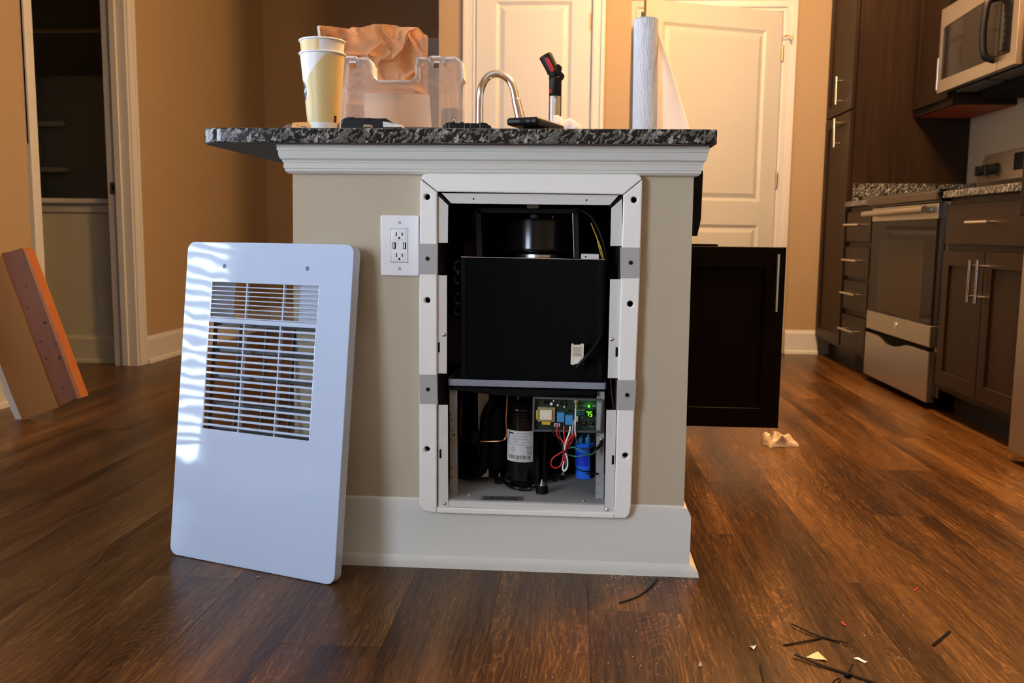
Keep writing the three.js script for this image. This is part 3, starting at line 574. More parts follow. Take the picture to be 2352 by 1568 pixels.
  obj('yellow_wire', [tube([A(1358, 513, 1.90), A(1371, 545, 1.90), A(1381, 572, 1.895), A(1387, 596, 1.895)], 0.0016, 24, 8), tube([A(1372, 550, 1.90), A(1378, 575, 1.90), A(1384, 596, 1.90)], 0.0013, 20, 8)], M.wireYellow, t);
  // --- coil
  const CZ = 1.862;
  obj('coil', plate([[1059, 590.5], [1391, 597], [1388, 884], [1059, 872]], CZ, 0.05, { bevel: 0.001 }), M.coil, t);
  for (const q of [[[1058.5, 590.5], [1069, 590.8], [1069, 874], [1059, 873]], [[1374, 598], [1386, 598], [1383, 880], [1372.5, 880]]]) obj('coil_end_plate', plate(q, CZ - 0.002, 0.055, { bevel: 0.0008 }), M.blackMatte, t);
  obj('coil_top_edge', cyl(A(1059, 590, CZ - 0.0012), A(1391, 596.6, CZ - 0.0012), 0.0012, 0.0012, 8), M.nickel, t);
  obj('corner_bracket', plate([[1335, 582.5], [1375.5, 583.5], [1375.5, 595], [1334.5, 594.6]], CZ - 0.003, 0.0015, { holes: [[1345.4, 589.6, 0.0016]], bevel: 0.0004 }), M.sheetMetal, t);
  for (const y of [612, 640, 686, 712]) { const c = A(1051, y, 1.875); obj('coil_bend', new THREE.TorusGeometry(0.011, 0.0042, 10, 20, Math.PI).rotateZ(Math.PI / 2).translate(c.x + 0.004, c.y, c.z), M.blackEnamel, t); }
  obj('side_bulkhead', plate([[1028, 720], [1058, 720], [1058, 836], [1028, 836]], 1.90, 0.003), M.cavityBrown, t);
  // --- sensor
  {
    const holes = []; for (let i = 0; i < 4; i++) for (let j = 0; j < 4; j++) { holes.push([1317.5 + i * 5.8, 798.5 + j * 6.2, 0.00115]); if (i < 3 && j < 3) holes.push([1320.4 + i * 5.8, 801.6 + j * 6.2, 0.00115]); }
    obj('sensor_back', plate([[1313, 792], [1340, 792], [1338, 834], [1312, 836]], 1.851, 0.004), M.blackMatte, t);
    const s = obj('humidity_sensor', plate([[1312.5, 789.5], [1316, 788.5], [1318, 792], [1333, 791.5], [1335, 788.8], [1341.3, 789.5], [1340, 836], [1336, 837.5], [1330, 834], [1321, 836], [1318, 838], [1310.5, 836.5]], 1.847, 0.0035, { holes, bevel: 0.0005 }), M.cream, t);
    obj('socket', [plate([[1319.8, 823.5], [1331, 823.5], [1330.6, 835], [1319.4, 835]], 1.8455, 0.0015)], M.white, s);
    obj('sensor_cable', tube([A(1325, 843, 1.845), A(1336, 832, 1.842), A(1350, 816, 1.838), A(1366, 796, 1.845), A(1380, 772, 1.855), A(1386, 758, 1.87)], 0.0042, 40, 10), M.rubber, s);
  }
  // --- drip pan under the coil
  {
    const a = A(1026.6, 870, 1.850), b = A(1391.4, 883, 1.850), hgt = 0.0138, g = [];
    const s = roundRect(a.x, b.x, -1.99, -1.850, 0.006);
    g.push(extr(s, 0.0035, 0.0006, 1).rotateX(-Math.PI / 2).translate(0, a.y - hgt, 0).scale(1, 1, -1));
    const rim = roundRect(a.x, b.x, -1.99, -1.850, 0.006), inn = roundRect(a.x + 0.003, b.x - 0.003, -1.987, -1.853, 0.004);
    rim.holes.push(new THREE.Path(inn.getPoints(6)));
    obj('drip_pan', extr(rim, hgt, 0.0008, 2).rotateX(Math.PI / 2).translate(0, a.y - 0.001, 0).rotateZ(-0.0035), M.pan, t);
    obj('pan_floor', bx(a.x + 0.003, b.x - 0.003, a.y - hgt - 0.001, a.y - hgt + 0.002, -1.853, -1.987), M.pan, t);
    const p = []; for (let i = 0; i <= 24; i++) { const u = i / 24; p.push([1034 + u * 334, 888 + u * 11]); }
    for (let i = 24; i >= 0; i--) { const u = i / 24; p.push([1034 + u * 334, 895 + u * 14 + 9 * Math.pow(Math.sin(Math.PI * Math.min(1, u * 1.15)), 1.4)]); }
    obj('insulation_strip', plate(p, 1.856, 0.10, { bevel: 0.001 }), M.blackMatte, t);
  }
  // --- lower half: posts with holes
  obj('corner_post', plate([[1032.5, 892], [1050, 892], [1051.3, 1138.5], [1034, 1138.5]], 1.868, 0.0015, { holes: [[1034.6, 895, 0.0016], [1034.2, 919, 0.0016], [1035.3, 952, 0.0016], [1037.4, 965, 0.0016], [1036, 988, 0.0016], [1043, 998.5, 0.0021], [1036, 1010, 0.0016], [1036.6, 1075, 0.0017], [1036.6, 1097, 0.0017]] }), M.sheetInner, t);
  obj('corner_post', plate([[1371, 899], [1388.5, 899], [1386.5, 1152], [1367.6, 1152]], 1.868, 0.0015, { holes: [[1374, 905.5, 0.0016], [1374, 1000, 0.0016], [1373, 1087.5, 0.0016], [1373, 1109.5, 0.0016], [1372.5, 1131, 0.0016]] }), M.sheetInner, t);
  obj('rear_upright', plate([[1097.6, 903], [1122, 903], [1121.5, 1095], [1101, 1095]], 1.965, 0.012, { holes: [[1102.4, 956.8, 0.002]] }), M.sheetMetal, t);
  obj('rear_panel', plate([[1060, 905], [1098, 905], [1098, 1064], [1060, 1064]], 2.06, 0.003), M.cavityBrown, t);
  for (const [x, y, rad] of [[1275, 1032, 0.009], [1318, 1034, 0.009], [1278, 1053, 0.004]]) { const c = A(x, y, 2.095); obj('grommet', new THREE.TorusGeometry(rad, 0.0025, 8, 20).translate(c.x, c.y, c.z + 0.001), M.rubber, t); }
  // hoses at the sides behind the gaps between flanges
  { const c = A(1015, 895, 1.86), g = []; for (let i = 0; i < 22; i++) g.push(new THREE.TorusGeometry(0.0085, 0.0022, 6, 16).rotateX(Math.PI / 2).translate(c.x, c.y - 0.045 + i * 0.0043, c.z)); g.push(cyl(V(c.x, c.y - 0.047, c.z), V(c.x, c.y + 0.047, c.z), 0.0085)); obj('drain_hose', g, M.rubber, t); }
  obj('orange_wire', tube([A(1403, 872, 1.87), A(1405, 905, 1.865), A(1409, 935, 1.865), A(1402, 950, 1.875)], 0.0014, 20, 8), mat(0.10, 0.035, 0.006, 0.5), t);
  // --- accumulator and insulated hoses
  {
    const c = A(1138, 1000, 1.985), y1 = A(1135, 922, 1.97).y, y0 = A(1135, 1088, 1.97).y;
    const pf = []; for (let i = 0; i <= 8; i++) { const a = i / 8 * Math.PI / 2; pf.push([0.0001 + 0.030 * Math.sin(a), y1 - 0.036 + 0.036 * Math.cos(a)]); }
    for (let i = 8; i >= 0; i--) { const a = i / 8 * Math.PI / 2; pf.push([0.0001 + 0.030 * Math.sin(a), y0 + 0.03 - 0.03 * Math.cos(a)]); }
    obj('accumulator', lathe(pf.reverse(), 32).translate(c.x, 0, c.z), M.blackMatte, t);
    obj('insulated_hose', [tube([A(1128, 930, 1.96), A(1116, 955, 1.955), A(1112, 1000, 1.95), A(1112, 1040, 1.945), A(1108, 1075, 1.945), A(1092, 1088, 1.95), A(1062, 1080, 1.99), A(1044, 1072, 1.98)], 0.0115, 50, 14), tube([A(1044, 1092, 2.0), A(1075, 1094, 2.0), A(1102, 1086, 2.01)], 0.012, 20, 14)], M.blackMatte, t);
    obj('insulated_hose', tube([A(1151, 930, 2.05), A(1153, 990, 2.05), A(1150, 1050, 2.05), A(1160, 1080, 2.05)], 0.013, 24, 14), M.blackMatte, t);
  }
  obj('copper_pipe', tube([A(1165.5, 900, 1.92), A(1164, 940, 1.92), A(1162.6, 960, 1.92), A(1162.5, 1001, 1.925), A(1158, 1009, 1.925), A(1148, 1012.5, 1.93), A(1130, 1013.3, 1.935), A(1100, 1013.5, 1.94)], 0.00165, 80, 10), M.copper, t);
  obj('copper_pipe', tube([A(1080, 1013, 1.945), A(1068, 1011, 1.95), A(1060, 1001, 1.96), A(1057.5, 985, 1.965), A(1059, 945, 1.97), A(1062, 905, 1.98)], 0.0016, 60, 10), M.copperDull, t);
  obj('pipe_clamp', rb(A(1079.5, 1008, 1.93).x, A(1101, 1008, 1.93).x, A(1090, 1023, 1.93).y, A(1090, 993, 1.93).y, -1.93, -1.955, 0.003), M.rubber, t);
  // --- compressor
  const comp = { c: A(1202, 1020, 1.955), R: 0.0375, y1: A(1202, 926, 1.92).y, y0: A(1202, 1116, 1.92).y };
  {
    const { c, R, y1, y0 } = comp, pf = [[0.0001, y0 - 0.002], [R - 0.008, y0 - 0.001], [R - 0.002, y0 + 0.006], [R, y0 + 0.012]], yr = A(1202, 941, 1.918).y;
    pf.push([R, yr - 0.028], [R + 0.0012, yr - 0.027], [R + 0.0012, yr - 0.019], [R, yr - 0.018], [R, yr - 0.013], [R + 0.0016, yr - 0.0115], [R + 0.0016, yr - 0.0085], [R - 0.0003, yr - 0.007], [R + 0.0012, yr - 0.004], [R + 0.001, yr], [R - 0.004, yr + 0.006]);
    for (let i = 1; i <= 8; i++) { const a = i / 8 * Math.PI / 2; pf.push([0.0001 + (R - 0.005) * Math.cos(a), yr + 0.006 + 0.012 * Math.sin(a)]); }
    const m = obj('compressor', toCreasedNormals(lathe(pf, 56), 0.6).translate(c.x, 0, c.z), M.blackEnamel, t);
    // printed label wrapped on the cylinder
    const lt = canvasTex(512, 560, (g, w, h) => {
      g.fillStyle = '#e9e6df'; g.fillRect(0, 0, w, h); g.fillStyle = '#3a3a3a'; g.textAlign = 'left';
      const L = (s, x, y, n, b) => { g.font = `${b ? 'bold ' : ''}${n}px sans-serif`; g.fillText(s, x, y); };
      L('ROTOR COMPRESSOR', 215, 60, 27); L('FOR DEHUMIDIFIER', 150, 112, 30); L('THERMAL PROTECTED', 120, 160, 30); L('R134a', 175, 208, 30, true); L('LRA 13.5 A/1', 300, 212, 28); L('115V 60Hz 1PH REFRIGERANT 134a', 60, 258, 24);
      g.fillRect(60, 34, 110, 30);
      g.lineWidth = 5; g.strokeStyle = '#3a3a3a'; g.beginPath(); g.arc(165, 335, 34, 0, 7); g.stroke(); L('UL', 146, 347, 30, true);
      g.beginPath(); g.moveTo(400, 290); g.lineTo(418, 372); g.lineTo(462, 372); g.lineTo(480, 290); g.closePath(); g.stroke(); g.beginPath(); g.moveTo(386, 288); g.lineTo(494, 288); g.moveTo(392, 280); g.lineTo(488, 380); g.moveTo(488, 280); g.lineTo(392, 380); g.stroke(); g.fillRect(400, 392, 82, 14);
      let x = 60; let q = 5; while (x < 470) { q = (q * 53 + 17) % 97; const b = 3 + q % 9; g.fillRect(x, 440, b, 70); x += b + 3 + (q >> 2) % 8; }
      L('Made in China', 210, 540, 24); L('N°  A/75', 390, 540, 24);
    });
    const lm = mat(0.8, 0.8, 0.8, 0.5); lm.map = lt;
    const a0 = A(1166, 1019, 1.918), yt = A(1200, 993, 1.918).y + 0.003, yb = A(1200, 1058, 1.918).y - 0.003;
    const t0 = -1.15, t1 = 0.66;
    obj('label', grid(30, 1, (u, v) => { const th = t0 + (t1 - t0) * u; return V(c.x + (R + 0.0006) * Math.sin(th), yb + (yt - yb) * v - 0.0, c.z + (R + 0.0006) * Math.cos(th)); }), lm, m, true);
    obj('discharge_stub', cyl(V(c.x - 0.012, y1 - 0.004, c.z), V(c.x - 0.012, y1 + 0.03, c.z), 0.0045, 0.0045, 16), M.copperDull, m);
    const arm = (pts) => tube(pts, 0.0042, 24, 10);
    obj('base_bracket', [arm([A(1144, 1098, 1.95), A(1158, 1106, 1.93), A(1172, 1116, 1.915), A(1190, 1121, 1.905), A(1205, 1124, 1.905), A(1217, 1121, 1.905), A(1226, 1114, 1.90), A(1244, 1113, 1.90)]), bx(c.x - 0.03, c.x + 0.03, y0 - 0.006, y0 - 0.001, c.z - 0.03, c.z + 0.03)], M.blackEnamel, m);
  }
  // rubber feet with bolts
  for (const [x, yt, yb, f, s] of [[1147, 1098, 1123, 1.965, 0.85], [1244.5, 1114, 1142, 1.895, 1.05]]) {
    const c = A(x, (yt + yb) / 2, f), y0 = lipY, y1 = A(x, yt, f).y, h = y1 - y0, k = 0.0125 * s;
    const pf = [[0.0001, y0], [k, y0]]; for (let i = 0; i <= 12; i++) pf.push([k * (i % 2 ? 0.86 : 1.0), y0 + 0.003 + (h - 0.004) * i / 12]); pf.push([k * 0.6, y1], [0.0001, y1]);
    const f0 = obj('rubber_foot', lathe(pf, 28).translate(c.x, 0, c.z), M.rubber, t);
    obj('bolt', [cyl(V(c.x, y1, c.z), V(c.x, y1 + 0.002, c.z), 0.008 * s, 0.008 * s, 20), cyl(V(c.x, y1 + 0.002, c.z), V(c.x, y1 + 0.007, c.z), 0.0055 * s, 0.0055 * s, 6), cyl(V(c.x, y1 + 0.007, c.z), V(c.x, y1 + 0.013, c.z), 0.003 * s, 0.0026 * s, 10)], M.zinc, f0);
  }
  obj('suction_pipe', tube([A(1251, 985, 1.99), A(1250, 1040, 1.99), A(1247, 1098, 1.985)], 0.011, 20, 16), M.blackEnamel, t);
  obj('hanging_hose', tube([A(1266, 1080, 2.0), A(1274, 1105, 1.99), A(1283, 1122, 1.985), A(1290, 1108, 2.0), A(1291, 1078, 2.02)], 0.0042, 30, 10), M.rubber, t);
  // --- control box
  {
    const z0 = 1.858, box = new THREE.Group(); box.name = 'control_box'; t.add(box);
    const out = [[1226.5, 911], [1383, 917.2], [1385.8, 920.5], [1382, 991], [1379, 994.2], [1225, 991], [1222.3, 988], [1223.9, 914]], inn = [[1227.5, 914.5], [1382.2, 920.4], [1378.6, 990.6], [1226, 987.6]];
    obj('tray', [plate(out, z0, 0.022, { cuts: [inn], bevel: 0.0007 }), plate(inn, z0 + 0.019, 0.002)], M.boxPlastic, box);
    const pz = z0 + 0.012;
    const q = (px, py, d = 0) => A(px, py, pz - d);
    obj('circuit_board', plate([[1228.3, 915.2], [1381.5, 921.2], [1378, 989.5], [1226.8, 986.6]], pz, 0.0016), M.pcb, box);
    const blk = (name, x0, y0, x1, y1, h, m, r = 0.0006, base = 0) => { const a = A(x0, y1, pz - base - h), b = A(x1, y0, pz - base - h); return obj(name, rb(a.x, b.x, a.y, b.y, -(pz - base), -(pz - base - h), r, 1), m, box); };
    blk('transformer_core', 1234, 936, 1275, 968, 0.010, M.laminate);
    blk('transformer_coil', 1240.2, 942, 1268, 964.5, 0.0135, M.cream, 0.0014);
    blk('transformer_tape', 1244.5, 967.5, 1264.5, 975, 0.0095, M.yellow);
    blk('transformer_tape', 1231, 942, 1235, 963, 0.0088, M.yellow);
    for (const x of [1247.5, 1260]) { const p = A(x, 958.2, pz - 0.0137); obj('pin', cyl(V(p.x, p.y, p.z - 0.0004), V(p.x, p.y, p.z + 0.0005), 0.0013), M.yellow, box); }
    blk('relay', 1279, 948, 1296.4, 969.3, 0.012, M.relay); blk('relay', 1298, 954, 1316, 975, 0.012, M.relay);
    const can = (x, y, r, h, m, capm) => { const p = A(x, y, pz - h); obj('capacitor', cyl(V(p.x, p.y, -pz), V(p.x, p.y, p.z), r, r, 16), m, box); if (capm) obj('capacitor_top', cyl(V(p.x, p.y, p.z), V(p.x, p.y, p.z + 0.0004), r * 0.86, r * 0.86, 16), capm, box); };
    can(1266.2, 927.3, 0.0037, 0.012, M.blackPlastic, M.white);
    for (const [x, y, r] of [[1271.3, 920.5, 0.0018], [1281, 930.6, 0.002], [1295.8, 934, 0.002]]) can(x, y, r, 0.004, M.white);
    can(1290.9, 925.6, 0.0068, 0.007, M.blackPlastic); { const p = A(1290.9, 925.6, pz - 0.0072); obj('buzzer_ring', new THREE.TorusGeometry(0.0058, 0.0004, 6, 24).translate(p.x, p.y, p.z), M.boxPlastic, box); }
    for (let i = 0; i < 4; i++) blk('lead', 1249 + i * 3.6, 919.5, 1250.3 + i * 3.6, 928, 0.003, M.blackPlastic, 0.0003);
    blk('connector', 1318.8, 918.4, 1326.8, 923.2, 0.006, M.white, 0.0003); blk('connector_socket', 1320.4, 919.4, 1325, 922, 0.0064, M.slotDark, 0.0002);
    blk('connector', 1272.3, 972.6, 1285.8, 979, 0.006, M.white, 0.0003); for (const x of [1274, 1278, 1282]) blk('connector_socket', x, 973.8, x + 2.2, 978, 0.0064, M.slotDark, 0.0002);
    blk('connector', 1323.5, 956.5, 1327.8, 969, 0.006, M.white, 0.0003);
    for (let i = 0; i < 7; i++) blk('resistor', 1326.4 + i * 2.4, 945.5, 1327.9 + i * 2.4, 953.2, 0.0022, M.terminalBlue, 0.0004);
    for (let i = 0; i < 7; i++) blk('resistor_lead', 1326.2 + i * 2.4, 941.2, 1327.8 + i * 2.4, 942.4, 0.0014, M.white, 0.0002);
    for (let i = 0; i < 12; i++) blk('solder_point', 1327 + i * 1.9, 931, 1328 + i * 1.9, 932, 0.0008, M.sheetShade, 0.0002);
    for (const [x, y] of [[1341.5, 972], [1358.5, 972.5]]) { blk('push_button', x - 4.5, y - 4.5, x + 4.5, y + 4.5, 0.004, M.blackPlastic); blk('push_button_cap', x - 2, y - 2, x + 2, y + 2, 0.0055, M.boxPlastic); }
    for (const [x, y] of [[1235.5, 918.3], [1373, 922.3], [1371, 978], [1234.3, 973.5]]) { const p = A(x, y, pz - 0.001); obj('board_screw', cyl(V(p.x, p.y, -pz), V(p.x, p.y, p.z + 0.0006), 0.0022, 0.0018, 14), x > 1370 && y > 970 ? M.zinc : M.boxPlastic, box); }
    blk('chip', 1363, 938, 1368, 954, 0.003, M.blackPlastic); blk('chip', 1305, 941, 1312, 945, 0.003, M.blackPlastic); blk('screen_print', 1360.6, 931.2, 1369, 932.6, 0.0004, M.sheetShade, 0.0001); blk('screen_print', 1373.4, 941.5, 1374.9, 963, 0.0004, M.sheetShade, 0.0001); blk('screen_print', 1367.6, 956, 1368.4, 963.5, 0.0004, M.sheetShade, 0.0001); blk('screen_print', 1351, 961, 1351.7, 969.5, 0.0004, M.sheetShade, 0.0001); blk('screen_print', 1335, 958, 1340, 959, 0.0004, M.sheetShade, 0.0001); blk('screen_print', 1353, 979, 1363, 980, 0.0004, M.sheetShade, 0.0001);
    { const p = A(1352.7, 933, pz - 0.004); obj('power_led', [new THREE.SphereGeometry(0.0026, 16, 10).translate(p.x, p.y, p.z), cyl(V(p.x, p.y, -pz), p, 0.0026)], M.ledGreen, box); const gl = new THREE.PointLight(new THREE.Color().setRGB(0.15, 1, 0.05), 0.0005, 0, 2); gl.position.set(p.x, p.y, p.z + 0.004); gl.shadow.radius = 0.1; gl.name = 'led_glow'; gl.castShadow = true; t.add(gl); }
    blk('display', 1343.6, 941.2, 1362.6, 958, 0.007, M.blackPlastic);
    // seven segment figures 7 and 5
    const seg = (x0, x1, y0, y1, on) => { const dz = pz - 0.0073, g = [], w = 2.1; const S = (ax, ay, bx2, by2) => { const a = A(ax, ay, dz), b = A(bx2, by2, dz); g.push(rb(Math.min(a.x, b.x), Math.max(a.x, b.x), Math.min(a.y, b.y), Math.max(a.y, b.y), a.z - 0.0003, a.z + 0.0003, 0.0002)); }; const ym = (y0 + y1) / 2, k = 0.5;
      if (on.includes('a')) S(x0 + k, y0, x1 - k, y0 + w); if (on.includes('f')) S(x0, y0 + k, x0 + w, ym - 0.3); if (on.includes('b')) S(x1 - w, y0 + k, x1, ym - 0.3); if (on.includes('g')) S(x0 + k, ym - w / 2, x1 - k, ym + w / 2); if (on.includes('c')) S(x1 - w, ym + 0.3, x1, y1 - k); if (on.includes('e')) S(x0, ym + 0.3, x0 + w, y1 - k); if (on.includes('d')) S(x0 + k, y1 - w, x1 - k, y1); return g; };
    obj('digit', seg(1345.8, 1352.2, 944.5, 956, 'abc'), M.digit, box); obj('digit', seg(1353.8, 1360.2, 944.6, 957, 'afgcd'), M.digit, box);
    // striped white and orange lead down the board
    obj('striped_lead', tube([q(1322.5, 921, 0.006), q(1322.7, 930, 0.012), q(1321.8, 950, 0.014), q(1321.2, 975, 0.015), q(1320.6, 988, 0.016), q(1322.5, 1000, 0.014)], 0.0017, 40, 8), M.wireWhite, box);
    obj('orange_stripe', [[923, 937], [954, 965], [983, 994]].map(([a, b]) => tube([0, 0.5, 1].map((u) => { const y = a + (b - a) * u; return q(1322.6 - (y - 921) * 0.028, y, 0.0142); }), 0.0015, 10, 8)), M.wireOrange, box);
    // bundled wires
    const K = (x, y, f = 1.852) => A(x, y, f), wire = (name, m, pts, rad = 0.0016) => obj(name, tube(pts, rad, 50, 8), m, box);
    wire('red_wire', M.wireRed, [K(1283, 976, 1.858), K(1279, 986), K(1278.5, 993), K(1283, 1004), K(1291, 1011), K(1295.5, 1022, 1.85), K(1297, 1037, 1.85)]);
    wire('red_wire', M.wireRed, [K(1295, 978, 1.858), K(1295.5, 995), K(1297, 1015), K(1297, 1037, 1.851), K(1296, 1058)]);
    wire('red_wire', M.wireRed, [K(1322, 996, 1.856), K(1312, 1006), K(1304, 1018, 1.85), K(1298, 1036, 1.85)]); wire('red_wire', M.wireRed, [K(1320, 999, 1.86), K(1313, 1014, 1.854), K(1304, 1028, 1.854), K(1299, 1040, 1.854)]);
    wire('red_wire', M.wireRed, [K(1318, 995, 1.854), K(1308, 1007, 1.85), K(1301, 1021, 1.849), K(1297, 1036, 1.849)]);
    wire('white_wire', M.wireWhite, [K(1310, 980, 1.858), K(1308, 993), K(1303, 1006, 1.848), K(1298, 1022, 1.848), K(1297, 1035, 1.85)], 0.0019);
    wire('gray_wire', M.wireGray, [K(1318.5, 966, 1.858), K(1316, 980), K(1314, 995, 1.853), K(1309, 1008, 1.857), K(1302, 1030, 1.857)], 0.0019);
    wire('black_wire', M.wireBlack, [K(1258, 980, 1.86), K(1266, 989), K(1275, 998), K(1284, 1012, 1.86), K(1292, 1026, 1.86), K(1293, 1045), K(1291.5, 1066), K(1293, 1074)], 0.0016);
    wire('green_wire', M.wireGreen, [K(1284, 990, 1.866), K(1288, 1005, 1.864), K(1293, 1022, 1.862), K(1298, 1036, 1.857)], 0.0013);
    // loops below the cable tie
    wire('red_loop', M.wireRed, [K(1296, 1035, 1.849), K(1282, 1043, 1.848), K(1270, 1052, 1.848), K(1265.5, 1063, 1.848), K(1269, 1072, 1.848), K(1277, 1074.5, 1.848), K(1286, 1070, 1.849), K(1291.5, 1059, 1.85), K(1294.5, 1045, 1.851)]);
    wire('white_loop', M.wireWhite, [K(1298, 1038, 1.849), K(1302.5, 1050, 1.848), K(1303.8, 1062, 1.848), K(1302.5, 1074, 1.848), K(1297, 1081, 1.848), K(1292.5, 1077, 1.85), K(1295, 1060, 1.851)], 0.0017);
    wire('green_wire', M.wireGreen, [K(1299, 1045, 1.852), K(1300, 1060, 1.851), K(1297, 1080, 1.851), K(1290, 1091, 1.85)], 0.0013);
    wire('gray_wire', M.wireGray, [K(1291, 1062, 1.852), K(1293, 1076, 1.851), K(1294.5, 1090, 1.851)], 0.0013);
    { const p = K(1297, 1037, 1.851); obj('cable_tie', [new THREE.TorusGeometry(0.0042, 0.0013, 8, 20).rotateX(Math.PI / 2).scale(1.15, 1, 0.9).translate(p.x, p.y, p.z), rb(p.x + 0.003, p.x + 0.008, p.y - 0.002, p.y + 0.002, p.z - 0.002, p.z + 0.004, 0.0005)], M.blackPlastic, box); }
    // green earth leads to the screw on the right post
    wire('green_wire', M.wireGreen, [K(1307, 1029, 1.856), K(1314, 1027), K(1322, 1028.5, 1.842), K(1335, 1035, 1.836), K(1347, 1042.5, 1.836), K(1357, 1043.5, 1.84), K(1368, 1036, 1.85), K(1376, 1024, 1.86)], 0.0017);
    wire('green_wire', M.wireGreen, [K(1302, 1042, 1.858), K(1312, 1046, 1.856), K(1324, 1047.5, 1.84), K(1338, 1046.5, 1.836), K(1352, 1043.8, 1.839)], 0.0014);
    obj('black_sleeve', tube([K(1366, 1033, 1.853), K(1374, 1027, 1.856), K(1380, 1020, 1.86), K(1381.5, 1013, 1.862)], 0.0036, 16, 10), M.rubber, box);
    { const p = K(1381.5, 1009.5, 1.862); obj('ring_terminal', [new THREE.TorusGeometry(0.0026, 0.0012, 8, 18).translate(p.x, p.y, p.z), cyl(V(p.x, p.y, p.z - 0.002), V(p.x, p.y, p.z + 0.002), 0.002, 0.0018, 8)], M.zinc, box); }
  }
  // --- blue run capacitor
  {
    const g = new THREE.Group(); g.name = 'run_capacitor'; t.add(g);
    const f = 1.872, R = 0.0205, b0 = A(1344, 1099, f), t0 = A(1342.5, 1021, f);
    const pf = [[0.0001, 0], [R - 0.002, 0], [R, 0.002], [R, 0.072], [R + 0.0012, 0.074], [R + 0.0012, 0.0765], [R - 0.002, 0.0775], [0.0001, 0.0765]];
    const cg = toCreasedNormals(lathe(pf, 44), 0.6), dir = t0.clone().sub(b0).normalize();
    const qn = new THREE.Quaternion().setFromUnitVectors(V(0, 1, 0), dir), cz = -f - 0.0;
    const put = (gg) => gg.applyQuaternion(qn).translate(b0.x, b0.y, cz - R * 0.5);
    obj('can', put(cg), M.capBlue, g);
    const pt = canvasTex(256, 256, (c, w, h) => { c.fillStyle = '#0a52d6'; c.fillRect(0, 0, w, h); c.fillStyle = '#06256e'; c.font = 'bold 34px sans-serif'; ['CBB65', '450VAC', '30uF 5%', '50/60Hz'].forEach((s, i) => c.fillText(s, 16, 50 + i * 56)); });
    const pm = mat(0.12, 0.35, 0.9, 0.4); pm.map = pt;
    obj('print', put(grid(16, 1, (u, v) => { const th = -1.15 + 1.5 * u; return V((R + 0.0003) * Math.sin(th), 0.030 + v * 0.030, (R + 0.0003) * Math.cos(th)); })), pm, g, true);
    obj('sleeve', put(grid(10, 1, (u, v) => { const th = 0.55 + 0.95 * u; return V((R + 0.0006) * Math.sin(th), 0.004 + v * 0.068, (R + 0.0006) * Math.cos(th)); })), M.rubber, g, true);
    for (const [x, x2] of [[1333, 1337], [1350, 1352]]) obj('terminal', [tube([A(x, 1017, f), A(x, 1007, f), A(x2, 999, f + 0.004)], 0.003, 12, 8), rb(A(x, 1010, f).x - 0.005, A(x, 1010, f).x + 0.005, A(x, 1017, f).y, A(x, 1004, f).y, -f - 0.004, -f + 0.001, 0.0012)], M.terminalBlue, g);
    const tie = (y0, y1) => put(grid(24, 1, (u, v) => { const th = -1.5 + 2.9 * u; return V((R + 0.0010) * Math.sin(th), y0 + (y1 - y0) * u + (v - 0.5) * 0.0028 - 0.003 * Math.sin(u * Math.PI), (R + 0.0010) * Math.cos(th)); }));
    obj('cable_tie', tie(0.0255, 0.019), M.blackPlastic, g, true);
    obj('cable_tie_tail', tube([A(1348, 1087, 1.855), A(1362, 1088, 1.856), A(1373, 1087.5, 1.866)], 0.0018, 14, 8), M.blackPlastic, g);
    obj('lead', tube([A(1326, 1017, f - 0.006), A(1323, 1008, f - 0.004), A(1322, 998, f)], 0.0016, 14, 8), M.wireGray, g);
    obj('black_lead', tube([A(1337, 1030, 1.848), A(1352, 1030, 1.846), A(1366, 1023, 1.852)], 0.0016, 16, 8), M.wireBlack, g);
  }
  // barcode sticker and screws on the base pan
  {
    const bt = canvasTex(512, 64, (g, w, h) => { g.fillStyle = '#8f8f90'; g.fillRect(0, 0, w, h); g.fillStyle = '#141414'; let x = 36, q = 11; while (x < 470) { q = (q * 53 + 29) % 97; const b = 3 + q % 9; if (q % 7) g.fillRect(x, 12, b, 40); x += b + 3 + (q >> 3) % 7; } });
    const bm = mat(0.55, 0.55, 0.56, 0.35); bm.map = bt;
    const a = atY(1104, 1148, lipY + 0.0005), b = atY(1203, 1150, lipY + 0.0005), c = atY(1203, 1139.5, lipY + 0.0005), d = atY(1107, 1138, lipY + 0.0005);
    obj('barcode_sticker', grid(1, 1, (u, v) => { const p = a.clone().lerp(b, u), q = d.clone().lerp(c, u); return p.lerp(q, v); }), bm, t, true);
    for (const [x, y] of [[1077, 1138], [1340, 1151]]) { const p = atY(x, y, lipY); obj('pan_screw', [cyl(p, V(p.x, p.y + 0.0016, p.z), 0.0034, 0.0032, 14), cyl(V(p.x, p.y + 0.0016, p.z), V(p.x, p.y + 0.006, p.z), 0.0018, 0.0016, 8)], M.zinc, t); }
  }
}

